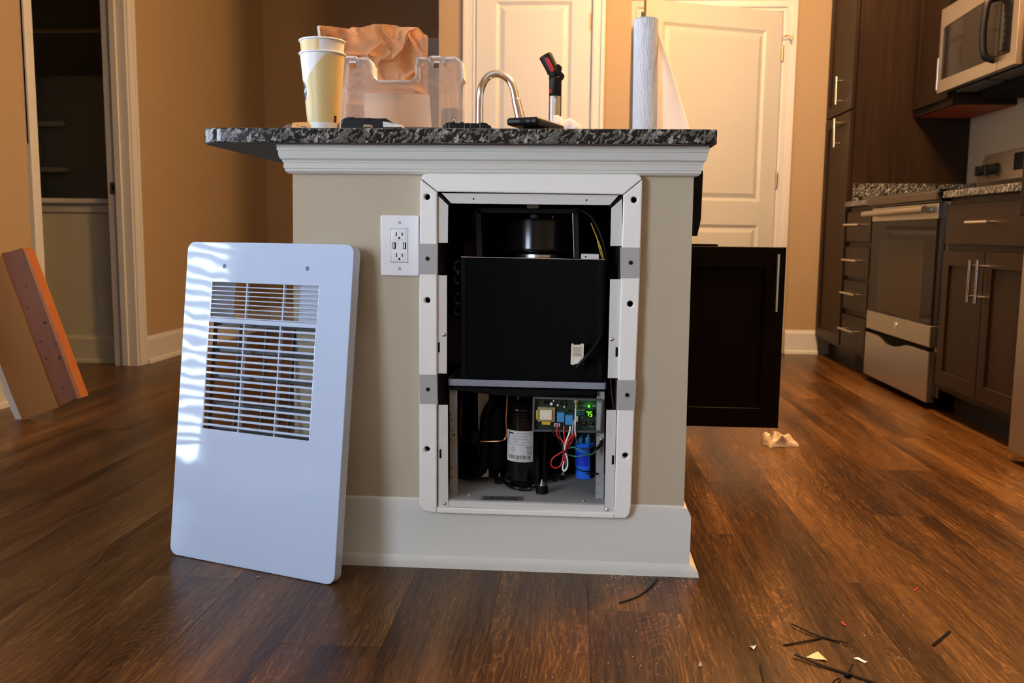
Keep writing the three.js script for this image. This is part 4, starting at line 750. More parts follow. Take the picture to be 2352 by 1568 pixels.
// ------------------------------------------------------------------ removed cover panel, leaning on the island
{
  const yaw = 0.33652, lean = 0.12634, Wd = 0.4331, Hg = 0.6920;
  const t = thing('cover_panel', 'glossy white vented cover panel leaning against the left corner of the island', 'panel', [-0.8808, 0.0012, -1.8495]);
  t.rotation.order = 'YXZ'; t.rotation.y = -yaw; t.rotation.x = -lean; t.updateMatrixWorld(true);
  const inv = t.matrixWorld.clone().invert(), n = V(0, 0, 1).transformDirection(t.matrixWorld);
  const on = (px, py) => { const d = new THREE.Vector3(...ray(px, py)); d.z = -d.z; const o = V(0, EYE, 0), k = t.position.clone().sub(o).dot(n) / d.dot(n); const p = o.addScaledVector(d, k).applyMatrix4(inv); return [p.x, p.y]; };
  const rect = (a, b, c, d) => { const q = [a, b, c, d].map((p) => on(...p)); return [(q[0][0] + q[3][0]) / 2, (q[1][0] + q[2][0]) / 2, (q[2][1] + q[3][1]) / 2, (q[0][1] + q[1][1]) / 2]; };
  const U = rect([488, 647], [732, 657], [727, 743], [482.5, 729.5]), L = rect([482, 739], [724.5, 754.5], [708.5, 1014], [464.5, 981]);
  const box = (r) => polyPath([[r[0], r[2]], [r[0], r[3]], [r[1], r[3]], [r[1], r[2]]]);
  const face = roundRect(0, Wd, 0, Hg, 0.02); face.holes.push(box(U), box(L));
  const FT = 0.004, D = 0.024;
  // slightly wavy front, so it is cut as a bevelled plate and shell
  obj('face', extr(face, FT, 0.0015, 3).translate(0, 0, -FT), M.panel, t);
  const rim = roundRect(0.0003, Wd - 0.0003, 0.0003, Hg - 0.0003, 0.02); rim.holes.push(new THREE.Path(roundRect(0.003, Wd - 0.003, 0.003, Hg - 0.003, 0.017).getPoints(8)));
  obj('side_rim', extr(rim, D - FT + 0.001, 0).translate(0, 0, -D), M.panel, t);
  for (const [x, y] of [[515.5, 611], [706, 616.5]]) { const p = on(x, y); obj('screw_cap', lathe([[0.0001, 0.0006], [0.0042, 0.0005], [0.0050, 0]], 20).rotateX(Math.PI / 2).translate(p[0], p[1], 0), M.plug, t); }
  const us = (U[3] - U[2]) / 8.15;
  for (let i = 0; i < 8; i++) { const y = U[3] - us * (i + 0.95); obj('upper_slat', rb(U[0] - 0.001, U[1] + 0.001, y - 0.0012, y + 0.0012, -0.0075, -0.0003, 0.0006), M.panel, t); }
  for (const px of [[567, 652], [652, 656]]) { const x = on(...px)[0]; obj('upper_divider', rb(x - 0.0016, x + 0.0016, U[2] - 0.001, U[3] + 0.001, -0.0085, -0.0008, 0.0006), M.panel, t); }
  // duct behind the upper slats: deep left cheek, shallow plate on the right
  const xr = on(683, 657)[0], xl = on(488, 648)[0];
  obj('duct', [extr(shapeOf([[xl - 0.004, FT], [xl - 0.001, FT], [xl + 0.021, 0.05], [xl + 0.018, 0.05]]), U[3] - U[2] + 0.012).rotateX(-Math.PI / 2).translate(0, U[2] - 0.006, 0), bx(xl - 0.010, U[1] + 0.012, U[3] + 0.003, U[3] + 0.006, -0.045, -FT), bx(xl - 0.010, U[1] + 0.012, U[2] - 0.006, U[2] - 0.003, -0.045, -FT), bx(xr, U[1] + 0.012, U[2] - 0.006, U[3] + 0.006, -0.013, -0.011), bx(xr, xr + 0.002, U[2] - 0.006, U[3] + 0.006, -0.045, -0.011)], M.panelThin, t);
  const ls = (L[3] - L[2]) / 16.4;
  for (let i = 0; i < 16; i++) { const y = L[3] - ls * (i + 0.72); obj('lower_slat', rb(L[0] - 0.001, L[1] + 0.001, y - 0.0030, y + 0.0020, -0.010, -0.0004, 0.0012, 2), M.panel, t); }
  for (const px of [[560, 745], [643, 750]]) { const x = on(...px)[0]; obj('lower_divider', rb(x - 0.0016, x + 0.0016, L[2] - 0.001, L[3] + 0.001, -0.0105, -0.001, 0.0006), M.panel, t); }
  // black air filter frame clipped in behind the lower slats
  const fx0 = L[0] - 0.004, fx1 = L[1] + 0.002, fy0 = L[2] - 0.002, fy1 = L[3] + 0.002, fz = -0.022, g = [];
  const bar = (a, b, c, d, k = 0) => g.push(rb(a, b, c, d, fz - 0.005, fz + 0.003 + k, 0.001));
  bar(fx0, fx1, fy1 - 0.008, fy1); bar(fx0, fx1, fy0, fy0 + 0.008); bar(fx0, fx0 + 0.006, fy0, fy1); bar(fx1 - 0.006, fx1, fy0, fy1);
  for (const k of [0.26, 0.5, 0.76]) bar(fx0, fx1, fy1 + (fy0 - fy1) * k - 0.004, fy1 + (fy0 - fy1) * k + 0.004);
  for (const k of [0.25, 0.5, 0.75]) bar(fx0 + (fx1 - fx0) * k - 0.0022, fx0 + (fx1 - fx0) * k + 0.0022, fy0, fy1, 0.001);
  obj('filter_frame', g, M.filter, t);
}

// ------------------------------------------------------------------ things on the granite
const TOP = CT.top;
function cupTexture(kind) {
  return canvasTex(2048, 1024, (g, w, h) => {
    g.fillStyle = '#f1eee6'; g.fillRect(0, 0, w, h);
    g.save(); g.beginPath();
    const X = (u) => u * w, Y = (v) => (1 - v) * h;       // v: 0 foot, 1 rim
    if (kind === 'outer') { g.moveTo(X(0.567), Y(0.965)); g.lineTo(X(0.385), Y(0.62)); g.lineTo(X(0.22), Y(0.30)); g.lineTo(X(0.0), Y(0.25)); g.lineTo(0, Y(0.105)); g.lineTo(w, Y(0.105)); g.lineTo(w, Y(0.965)); } else { g.rect(X(0.30), Y(0.98), X(0.22), Y(0.0)); }
    g.closePath(); g.clip();
    g.fillStyle = '#f3e3b4'; g.fillRect(0, 0, w, h); g.fillStyle = kind === 'outer' ? '#c9a02c' : '#e0a92c';
    const s = 23; for (let j = 0; j * s / 2 < h; j++) for (let i = 0; i <= w / s; i++) { g.beginPath(); g.arc((i + (j % 2) / 2) * s, j * s / 2, 6.2, 0, 7); g.fill(); }
    g.restore();
    if (kind === 'outer') {
      const cx = X(0.312), cy = Y(0.51);
      g.fillStyle = '#f4f1ea'; g.beginPath(); g.ellipse(cx, cy, 172, 150, 0, 0, 7); g.fill();
      g.strokeStyle = '#2b2b2b'; g.lineWidth = 5; g.beginPath(); g.ellipse(cx, cy, 166, 145, 0, 0, 7); g.stroke();
      g.fillStyle = '#24262a'; g.beginPath(); g.ellipse(cx, cy, 148, 129, 0, 0, 7); g.fill();
      g.fillStyle = '#ffffff'; g.textAlign = 'center'; g.font = 'italic bold 70px serif'; g.fillText('McCafé', cx + 6, cy + 20); g.font = '22px sans-serif'; g.fillText('COFFEE', cx + 10, cy + 62);
      g.fillStyle = '#1b1917'; g.fillRect(X(0.655), Y(0.195), 72, 92); g.fillStyle = '#7a6a50'; g.font = 'bold 40px serif'; g.fillText('m', X(0.655) + 36, Y(0.195) + 58);
      g.strokeStyle = '#b9b4a8'; g.lineWidth = 4; g.beginPath(); g.moveTo(0, Y(0.105)); g.lineTo(w, Y(0.105)); g.stroke();
    } else { g.fillStyle = '#222'; g.font = 'bold 44px sans-serif'; g.fillText('Caution', X(0.61), Y(0.825)); }
  });
}
{
  const f = 1.862, c = atZ(743, 290, f), s = f / FPX, rt = 52.0 * s, rbm = 34 * s, topY = atZ(742, 126, f).y, h = topY - TOP;
  const make = (name, label, kind, y0, r0, r1, hh, recess) => {
    const t = thing(name, label, 'cup', [c.x, y0, -f]);
    const m = mat(0.92, 0.92, 0.92, 0.38); m.map = cupTexture(kind);
    const wall = new THREE.LatheGeometry([[r0, 0.0005], [r1, hh]].map((p) => new THREE.Vector2(...p)), 72, Math.PI, Math.PI * 2);
    obj('wall', wall, m, t, true);
    obj('inside', [lathe([[r1 - 0.0008, hh], [r0 - 0.0012, recess], [0.0001, recess]], 56)], M.cream, t);
    obj('base', lathe([[0.0001, recess - 0.001], [r0 - 0.001, recess - 0.001], [r0 - 0.001, 0], [r0, 0], [r0 + 0.0001, 0.001]], 56), M.white, t);
    obj('rim', new THREE.TorusGeometry(r1 + 0.0008, 0.0021, 10, 64).rotateX(Math.PI / 2).translate(0, hh, 0), M.white, t);
    return t;
  };
  make('paper_cup', 'outer dotted paper cup standing on the counter with a round black logo', 'outer', TOP, rbm, rt - 0.002, h, 0.010);
  const k = 0.026, slope = (rt - rbm) / h;
  make('paper_cup', 'white paper cup nested inside the dotted one, only its rim band showing', 'inner', TOP + k, rbm - 0.0005, rbm - 0.002 + slope * (h - 0.002), h - 0.0005, 0.010);
}
{   // worn marking crayon, wrapped in orange paper
  const f = 1.85, t = thing('marking_crayon', 'worn orange marking crayon with a dark tip lying beside the paper cup', 'crayon', [atZ(674, 290, f).x, TOP, -f]);
  const r = 0.0088;
  t.rotation.y = -0.12;
  obj('wrapper', lathe([[r - 0.0006, 0], [r, 0.002], [r + 0.0003, 0.05], [r - 0.0005, 0.075], [0.0001, 0.075]], 24).rotateZ(-Math.PI / 2).translate(0, r, 0), M.orange, t);
  obj('worn_tip', lathe([[0.0001, -0.022], [0.0018, -0.0215], [0.0025, -0.017], [0.0062, -0.0145], [r - 0.001, -0.004], [r - 0.0008, 0.002]], 18).rotateZ(-Math.PI / 2).translate(0, r - 0.0005, 0), M.brownTip, t);
  obj('printing', [bx(0.012, 0.015, r + 0.0002, r + 0.003, r - 0.0006, r + 0.0005), bx(0.020, 0.032, r - 0.001, r + 0.0005, r - 0.0004, r + 0.0006), bx(0.026, 0.036, r - 0.0045, r - 0.002, r - 0.0012, r + 0.0001)], M.brownTip, t);
}
{   // closed black bit case
  const f = 1.86, a = atZ(783, 290, f), b = atZ(897, 290, f), y = (py) => atZ(830, py, f).y;
  const t = thing('bit_case', 'black plastic screwdriver bit case lying behind the dotted paper cup', 'tool case', [a.x, TOP, -f]), w = b.x - a.x;
  const X = (p) => (p - 783) / 114 * w, Y = (py) => y(py) - TOP;
  const s = shapeOf([[X(783), 0], [X(896), 0], [X(897), Y(279)], [X(893), Y(275)], [X(886), Y(273.5)], [X(874), Y(272)], [X(801), Y(269.5)], [X(792), Y(270.5)], [X(787), Y(274)], [X(783), Y(277)]]);
  obj('body', extr(s, 0.07, 0.0012, 2).translate(0, 0, -0.07), M.blackPlastic, t);
  for (const [p0, p1, q] of [[800, 814, 268.6], [838, 851, 270.6], [874, 888, 271.6]]) obj('lid_rib', rb(X(p0), X(p1), Y(q + 6), Y(q), -0.06, 0.0012, 0.0008), M.blackPlastic, t);
  obj('latch', rb(X(783.5), X(789), Y(285), Y(276.5), -0.004, 0.0025, 0.001), mat(0.10, 0.14, 0.18, 0.4), t);
}
{   // small offcuts of trim
  const f = 1.80;
  const mk = (label, pts, dz, m, th) => { const t = thing('trim_offcut', label, 'offcut'), q = pts.map((p) => atZ(p[0], p[1], f - dz)); const lo = Math.min(...q.map((p) => p.y)); const sh = shapeOf(q.map((p) => [p.x, p.y])); obj('strip', extr(sh, th, 0.0003).translate(0, 0, -f + dz - th), m, t); return t; };
  mk('small pale grey strip offcut lying tilted at the counter edge', [[879, 278.5], [922, 286.5], [922, 291.8], [880, 291.8]], 0.002, M.sheetMetal, 0.03);
  mk('short tan strip offcut flat in front of the black bit case', [[836, 285.5], [852, 286.2], [850, 292], [833, 292]], 0.006, M.laminate, 0.02);
  mk('tiny cream chip lying at the foot of the pale strip', [[905, 291.9], [908, 288.5], [914, 291], [916, 291.9]], 0.0065, M.cream, 0.008);
}
{   // thin dark rule
  const a = atZ(905, 290, 1.88), b = atZ(1022, 291, 1.85);
  const t = thing('flat_bar', 'thin dark flat bar lying between the two black tool cases', 'bar', [(a.x + b.x) / 2, TOP, -1.87]);
  obj('bar', rb(-(b.x - a.x) / 2, (b.x - a.x) / 2, 0, 0.0105, -0.012, 0.0, 0.002).rotateZ(-0.015).translate(0, 0.001, 0), M.boxPlastic, t);
}
{   // open black tray with loose bits
  const f = 1.845, a = atZ(1018, 290, f), b = atZ(1127, 290, f), w = b.x - a.x, t = thing('bit_tray', 'low black tray holding shiny metal bits, in front of the faucet', 'tool tray', [a.x, TOP, -f]);
  const X = (p) => (p - 1018) / 109 * w, Y = (py) => atZ(1070, py, f).y - TOP;
  const s = shapeOf([[X(1018), 0], [X(1127), 0], [X(1127), Y(288.5)], [X(1122), Y(286)], [X(1117), Y(281.5)], [X(1101), Y(281.5)], [X(1100), Y(282.6)], [X(1046), Y(281.8)], [X(1045), Y(279.8)], [X(1031), Y(280.5)], [X(1024), Y(282)], [X(1018), Y(288)]]);
  obj('tray', extr(s, 0.06, 0.001, 2).translate(0, 0, -0.06), M.blackPlastic, t);
  for (const [p0, p1] of [[1022, 1025], [1030, 1033], [1066, 1068], [1080, 1081.5], [1101, 1104]]) obj('rib', rb(X(p0), X(p1), 0.001, Y(282.6), -0.003, 0.0012, 0.0004), M.boxPlastic, t);
  const bits = [[1034, 281, 1041, 273.5], [1041, 273.5, 1045, 281], [1050, 281, 1059, 275], [1052, 280.5, 1062, 278.5], [1103, 281, 1108, 278]];
  for (const [x0, y0, x1, y1] of bits) obj('bit', tube([V(X(x0), Y(y0 + 1), -0.01), V((X(x0) + X(x1)) / 2, Y((y0 + y1) / 2), -0.011), V(X(x1), Y(y1), -0.012)], 0.0016, 8, 8), M.nickel, t);
}
{   // crumpled kraft bag
  const f = 2.42, topPts = [[731, 59], [742, 60.5], [760, 61], [790, 62], [801, 64], [804, 61.5], [830, 63], [848, 58.5], [862, 55.5], [880, 55], [905, 53.5], [915, 58], [940, 61.5], [958, 64], [966, 69], [975, 79], [983, 82]];
  const P = topPts.map(([x, y]) => atZ(x, y, f)), t = thing('paper_bag', 'crumpled brown paper bag standing behind the clear plastic package', 'paper bag', [0, 0, 0]);
  const topAt = (u) => { const s = u * (P.length - 1), i = Math.min(P.length - 2, Math.floor(s)); return P[i].clone().lerp(P[i + 1], s - i); };
  const bl = atZ(740, 200, f).x, br = atZ(983, 200, f).x, crease = (x, y, k) => {
    const r1 = Math.abs(fbm(x * 8 + 3, y * 9 + k * 5, 999, 999, 2, 7 + k) - 0.5) * 2, r2 = Math.abs(fbm(x * 20 + y * 14, y * 18 - x * 9, 999, 999, 2, 19 + k) - 0.5) * 2, r3 = Math.abs(fbm(x * 5 - y * 4, y * 4 + x * 6, 999, 999, 1, 33 + k) - 0.5) * 2;
    return (0.30 - Math.pow(r1, 0.7)) * 0.055 + (0.3 - Math.pow(r2, 0.8)) * 0.020 + (0.35 - Math.pow(r3, 0.7)) * 0.050;
  };
  const sheet = (side) => grid(90, 90, (u, v) => {
    const top = topAt(u), x = (bl + (br - bl) * u) * (1 - v) + top.x * v, y = TOP + (top.y - TOP) * v, e = Math.sin(Math.PI * u), open = side > 0 ? 0.055 - 0.035 * v : -0.075 + 0.055 * v;
    return V(x, y, -f + open * Math.min(1, e * 3.2 + 0.15) + crease(x + (side > 0 ? 0 : 3), y, side > 0 ? 0 : 4) * Math.min(1, e * 4) * Math.min(1, v * 4 + 0.1));
  });
  obj('front', toCreasedNormals(sheet(1), 0.18), M.kraft, t);
  obj('back', toCreasedNormals(sheet(-1), 0.18), M.kraft, t);
  for (const u of [0, 1]) { const x0 = u ? br : bl, tp = topAt(u); obj('gusset', grid(8, 40, (a, v) => { const z = -0.075 + 0.13 * a, s = 1 - v * 0.72; return V((x0 * (1 - v) + tp.x * v) + (u ? -1 : 1) * 0.02 * Math.sin(Math.PI * a) * v, TOP + (tp.y - TOP - 0.002) * v, -f + z * 0.15 * s); }), M.kraft, t); }
  const e0 = atZ(731.5, 63, f + 0.0), e1 = atZ(739, 92, f);
  obj('folded_edge', extr(shapeOf([[e0.x, e0.y], [e0.x + 0.006, e0.y], [e1.x + 0.004, e1.y - 0.03], [e1.x - 0.002, e1.y - 0.03]]), 0.0015).translate(0, 0, -f + 0.012), M.paperWhite, t);
}
{   // clear clamshell package with a white card
  const f = 2.06, D = 0.05, q = ([x, y]) => [780 + x / 7.587, 120 + y / 7.587];
  const t = thing('plastic_package', 'clear plastic hanging package with a white card and a notched top', 'package', [0, 0, 0]);
  const base = [[2190, 1340], [20, 1340], [80, 560], [95, 260], [105, 150], [130, 118], [315, 118], [338, 150], [350, 225], [368, 225], [366, 165], [392, 145], [525, 145], [550, 170], [560, 215], [592, 250], [600, 430], [640, 500], [700, 533], [1270, 533], [1330, 505], [1370, 440], [1362, 250], [1385, 200], [1385, 150], [1410, 136], [1530, 136], [1560, 165], [1562, 210], [1585, 195], [1600, 130], [1625, 116], [1790, 116], [1815, 140], [1820, 205], [1838, 205], [1842, 150], [1865, 136], [2040, 130], [2135, 195], [2150, 300], [2165, 490], [2112, 552]].map(q);
  const cuts = [[[165, 168], [290, 168], [300, 290], [150, 290]].map(q), [[1650, 168], [1750, 172], [1752, 275], [1628, 275]].map(q)];
  const lip = (pts) => pts.map(([x, y]) => [x, Math.min(y, 120 + 1340 / 7.587)]);
  obj('front_shell', plate(lip(base), f, 0.0010, { cuts }), M.caseClear, t);
  obj('back_shell', plate(lip(base), f + D, 0.0010, { cuts }), M.caseClear, t);
  // rim that joins both shells, thicker and milkier
  const pts = lip(base).map(([x, y]) => atZ(x, y, f + D / 2)), strip = [];
  const g = []; for (let i = 1; i + 1 < pts.length; i++) { const a = pts[i], b = pts[i + 1]; const d = b.clone().sub(a), m = a.clone().add(b).multiplyScalar(0.5); g.push(new THREE.BoxGeometry(d.length() + 0.0025, 0.0046, D).rotateZ(Math.atan2(d.y, d.x)).translate(m.x, m.y, m.z)); }
  obj('rim', g, M.caseRim, t);
  const ridge = (a, b, w, f2 = f - 0.002) => { const A = atZ(...q(a), f2), B = atZ(...q(b), f2), d = B.clone().sub(A), m = A.clone().add(B).multiplyScalar(0.5); return new THREE.BoxGeometry(d.length(), w, 0.004).rotateZ(Math.atan2(d.y, d.x)).translate(m.x, m.y, m.z); };
  obj('ridge', [ridge([90, 600], [540, 330], 0.012), ridge([1410, 350], [1780, 650], 0.010), ridge([1560, 300], [1860, 560], 0.002), ridge([1790, 650], [1830, 1330], 0.002), ridge([1790, 680], [2020, 680], 0.002), ridge([1870, 250], [1890, 560], 0.002), ridge([2000, 200], [2100, 1330], 0.003), ridge([1420, 312], [1530, 312], 0.002), ridge([1870, 305], [1970, 305], 0.002), ridge([1890, 740], [1930, 1330], 0.002), ridge([70, 700], [30, 1330], 0.004), ridge([190, 720], [180, 1330], 0.003), ridge([650, 640], [1230, 660], 0.003)], M.caseClear, t);
  obj('blister', toCreasedNormals(grid(50, 30, (u, v) => { const p = atZ(...q([40 + u * 420, 1330 - v * 690]), f + 0.003); p.z += 0.012 * (fbm(u * 7, v * 9, 99, 99, 3, 3) - 0.3) * Math.sin(Math.PI * u); return p; }), 0.9), M.caseClear, t);
  const c = [[412, 712], [1563, 735], [1605, 1340], [435, 1340]].map(q).map(([x, y]) => [x, Math.min(y, 120 + 1335 / 7.587)]);
  obj('card', plate(c, f + 0.006, 0.0008), M.card, t);
  for (const [a, b] of [[[165, 170], [290, 170]], [[1650, 172], [1750, 172]]]) obj('hang_tab', [ridge(a, b, 0.004, f)], M.caseRim, t);
}
{   // brown box behind the package
  const f = 2.30, a = atZ(1013, 290, f), b = atZ(1058, 247, f), t = thing('brown_box', 'small dark brown box seen through the right end of the clear package', 'box', [(a.x + b.x) / 2, TOP, -f]);
  const w = b.x - a.x, h = b.y - TOP;
  obj('body', rb(-w / 2, w / 2, 0, h, -0.05, 0, 0.006, 3), mat(0.045, 0.03, 0.027, 0.6), t);
  obj('lid_edge', rb(-w / 2 - 0.0005, w / 2 + 0.0005, h - 0.012, h - 0.010, -0.0505, 0.0005, 0.0005), mat(0.10, 0.07, 0.06, 0.6), t);
}
{   // gooseneck faucet
  const f = 3.0, s = f / FPX, A = (x, y) => atZ(x, y, f), R = 8.3 * s;
  const b = A(1101.5, 290), t = thing('faucet', 'chrome gooseneck kitchen faucet with a pull-down spray head', 'faucet', [0, 0, 0]);
  const path = [V(b.x, TOP + 0.045, -f), A(1101.5, 285), A(1102, 240), A(1103, 215), A(1109, 194), A(1121, 177), A(1138, 169.5), A(1156, 173.5), A(1171, 186), A(1180, 206), A(1184.5, 228)];
  obj('neck', new THREE.TubeGeometry(new THREE.CatmullRomCurve3(path, false, 'centripetal'), 90, R, 24), M.chrome, t);
  const p0 = A(1184.5, 227), p1 = A(1196, 276), d = p1.clone().sub(p0).normalize(), q = new THREE.Quaternion().setFromUnitVectors(V(0, 1, 0), d), len = p0.distanceTo(p1);
  obj('spray_head', lathe([[0.0001, 0], [R * 1.0, 0], [R * 1.22, 0.002], [R * 1.22, 0.004], [R * 1.16, 0.006], [R * 1.32, len * 0.78], [R * 1.34, len * 0.80], [R * 1.30, len * 0.815], [R * 1.30, len * 0.97], [R * 1.1, len], [0.0001, len]], 32).applyQuaternion(q).translate(p0.x, p0.y, p0.z), M.chrome, t);
  obj('base', lathe([[0.0001, 0], [0.027, 0], [0.0265, 0.006], [0.02, 0.010], [0.0185, 0.05], [R + 0.001, 0.056], [0.0001, 0.056]], 32).translate(b.x, TOP, -f), M.chrome, t);
  obj('lever', [cyl(V(b.x, TOP + 0.03, -f - 0.015), V(b.x, TOP + 0.03, -f - 0.04), 0.009), cyl(V(b.x, TOP + 0.03, -f - 0.038), V(b.x, TOP + 0.10, -f - 0.05), 0.005, 0.004)], M.chrome, t);
}
{   // pivoting work light
  const f = 2.40, s = f / FPX, A = (x, y) => atZ(x, y, f), c = A(1274.5, 260), t = thing('work_light', 'black and red pivoting work light standing on its end near the faucet', 'flashlight', [0, 0, 0]);
  const R = 13.8 * s, yb = TOP, y1 = A(1274, 222).y, y2 = A(1274, 180).y;
  obj('lower_body', lathe([[0.0001, 0], [R * 0.98, 0], [R, 0.002], [R, y1 - yb], [0.0001, y1 - yb]], 36).translate(c.x, yb, -f), M.steel, t);
  obj('back_shell', [extr((() => { const sh = new THREE.Shape(); sh.absarc(0, 0, R * 1.03, -0.65, Math.PI * 0.65); sh.absarc(0, 0, R * 0.9, Math.PI * 0.65, -0.65, true); return sh; })(), y1 - yb).rotateX(-Math.PI / 2).rotateY(0.2).translate(c.x, yb, -f)], M.blackPlastic, t);
  obj('lamp_window', extr(roundRect(-5 * s, 3 * s, 0.004, y1 - yb - 0.006, 0.002), 0.002).translate(c.x - 0.001, yb, -f + R - 0.0006), M.white, t);
  obj('lamp_strip', extr(roundRect(0.5 * s, 4.5 * s, 0.004, y1 - yb - 0.018, 0.001), 0.002).translate(c.x, yb, -f + R - 0.0002), mat(0.55, 0.50, 0.05, 0.4), t);
  obj('collar', lathe([[0.0001, 0], [R * 1.01, 0], [R * 1.01, y2 - y1], [R * 0.97, y2 - y1 + 0.004], [0.0001, y2 - y1 + 0.004]], 36).translate(c.x, y1, -f), M.blackPlastic, t);
  { const p = A(1265.5, 211); obj('switch', rb(p.x - 0.005, p.x + 0.005, p.y - 0.006, p.y + 0.006, -f + R * 0.6, -f + R * 0.86, 0.002, 2), M.red, t); }
  // pivot block and tilted head
  const hp = [[1261, 183], [1292, 183], [1296, 178], [1296.5, 173], [1289.5, 165], [1290.5, 154], [1284, 148], [1278, 150], [1256, 168], [1261, 173]].map(([x, y]) => { const v = A(x, y); return [v.x, v.y]; });
  obj('pivot', extr(shapeOf(hp), R * 1.5, 0.003, 3).translate(0, 0, -f - R * 0.75), M.blackPlastic, t);
  const a = A(1277, 176), b = A(1252.5, 127), d = b.clone().sub(a), q = new THREE.Quaternion().setFromUnitVectors(V(0, 1, 0), d.clone().normalize()), L = d.length();
  const head = obj('head', lathe([[0.0001, 0], [R * 0.92, 0], [R * 0.98, 0.004], [R * 1.06, L * 0.75], [R * 1.10, L - 0.003], [R * 1.04, L], [R * 0.96, L - 0.001], [R * 0.9, L - 0.006], [0.0001, L - 0.007]], 36).applyQuaternion(q).translate(a.x, a.y, a.z), M.blackPlastic, t);
  obj('grip', extr(roundRect(-R * 0.33, R * 0.33, L * 0.2, L * 0.86, R * 0.32), R * 0.2, 0.001, 2).translate(-R * 0.10, 0, R * 0.88).applyQuaternion(q).translate(a.x, a.y, a.z), M.red, head);
}
{   // phone in a case, end on
  const f = 1.797, a = atZ(1163, 290, f), b = atZ(1240.5, 290, f), w = b.x - a.x, y0 = atZ(1200, 289, f).y, th = atZ(1200, 270.5, f).y - y0;
  const t = thing('smartphone', 'black smartphone in a case lying at the counter edge, ports facing forward', 'phone', [a.x, TOP + 0.0008, -f]);
  t.rotation.y = -0.34;
  const yk = y0 - TOP;
  obj('body', new RoundedBoxGeometry(w * 1.03, th, 0.15, 4, th * 0.42).translate(w / 2, yk + th / 2 - 0.0005, -0.075), M.blackPlastic, t);
  obj('screen', rb(0.006, w - 0.006, yk + th - 0.001, yk + th - 0.0002, -0.143, -0.008, 0.0003), M.blackGloss, t);
  obj('case_foot', rb(0.01, w - 0.01, 0, yk + 0.004, -0.14, -0.06, 0.002), M.blackPlastic, t);
  obj('charging_port', extr(roundRect(w * 0.42, w * 0.62, yk + th * 0.30, yk + th * 0.66, th * 0.17), 0.001).translate(0, 0, -0.0004), M.slotDark, t);
  obj('audio_jack', cyl(V(w * 0.78, yk + th * 0.5, -0.0005), V(w * 0.78, yk + th * 0.5, 0.0006), 0.0024, 0.0024, 18), M.slotDark, t);
  obj('microphone_hole', cyl(V(w * 0.24, yk + th * 0.52, -0.0005), V(w * 0.24, yk + th * 0.52, 0.0006), 0.0008, 0.0008, 10), M.slotDark, t);
}
{   // crumpled tissue
  const f = 2.12, P = [[1266, 292], [1268, 268], [1272, 261], [1280, 262], [1290, 268], [1296, 274], [1310, 268], [1319, 272], [1330, 285], [1338, 294]].map(([x, y]) => atZ(x, y, f)), t = thing('crumpled_tissue', 'crumpled white tissue lying beside the work light', 'tissue', [0, 0, 0]);
  const at = (u) => { const s = u * (P.length - 1), i = Math.min(P.length - 2, Math.floor(s)); return P[i].clone().lerp(P[i + 1], s - i); };
  obj('sheet', toCreasedNormals(grid(50, 26, (u, v) => { const p = at(u), h = Math.max(0.004, p.y - TOP), a = v * Math.PI; return V(p.x + 0.006 * (fbm(u * 9, v * 8, 99, 99, 2, 5) - 0.5), TOP + 0.0005 + h * Math.pow(Math.sin(a), 0.8) * (1 - 0.12 * fbm(u * 12, v * 9, 99, 99, 2, 9)), -f + Math.cos(a) * 0.04 + 0.012 * (fbm(u * 10, v * 6, 99, 99, 2, 17) - 0.5)); }), 0.6), M.tissue, t);
}
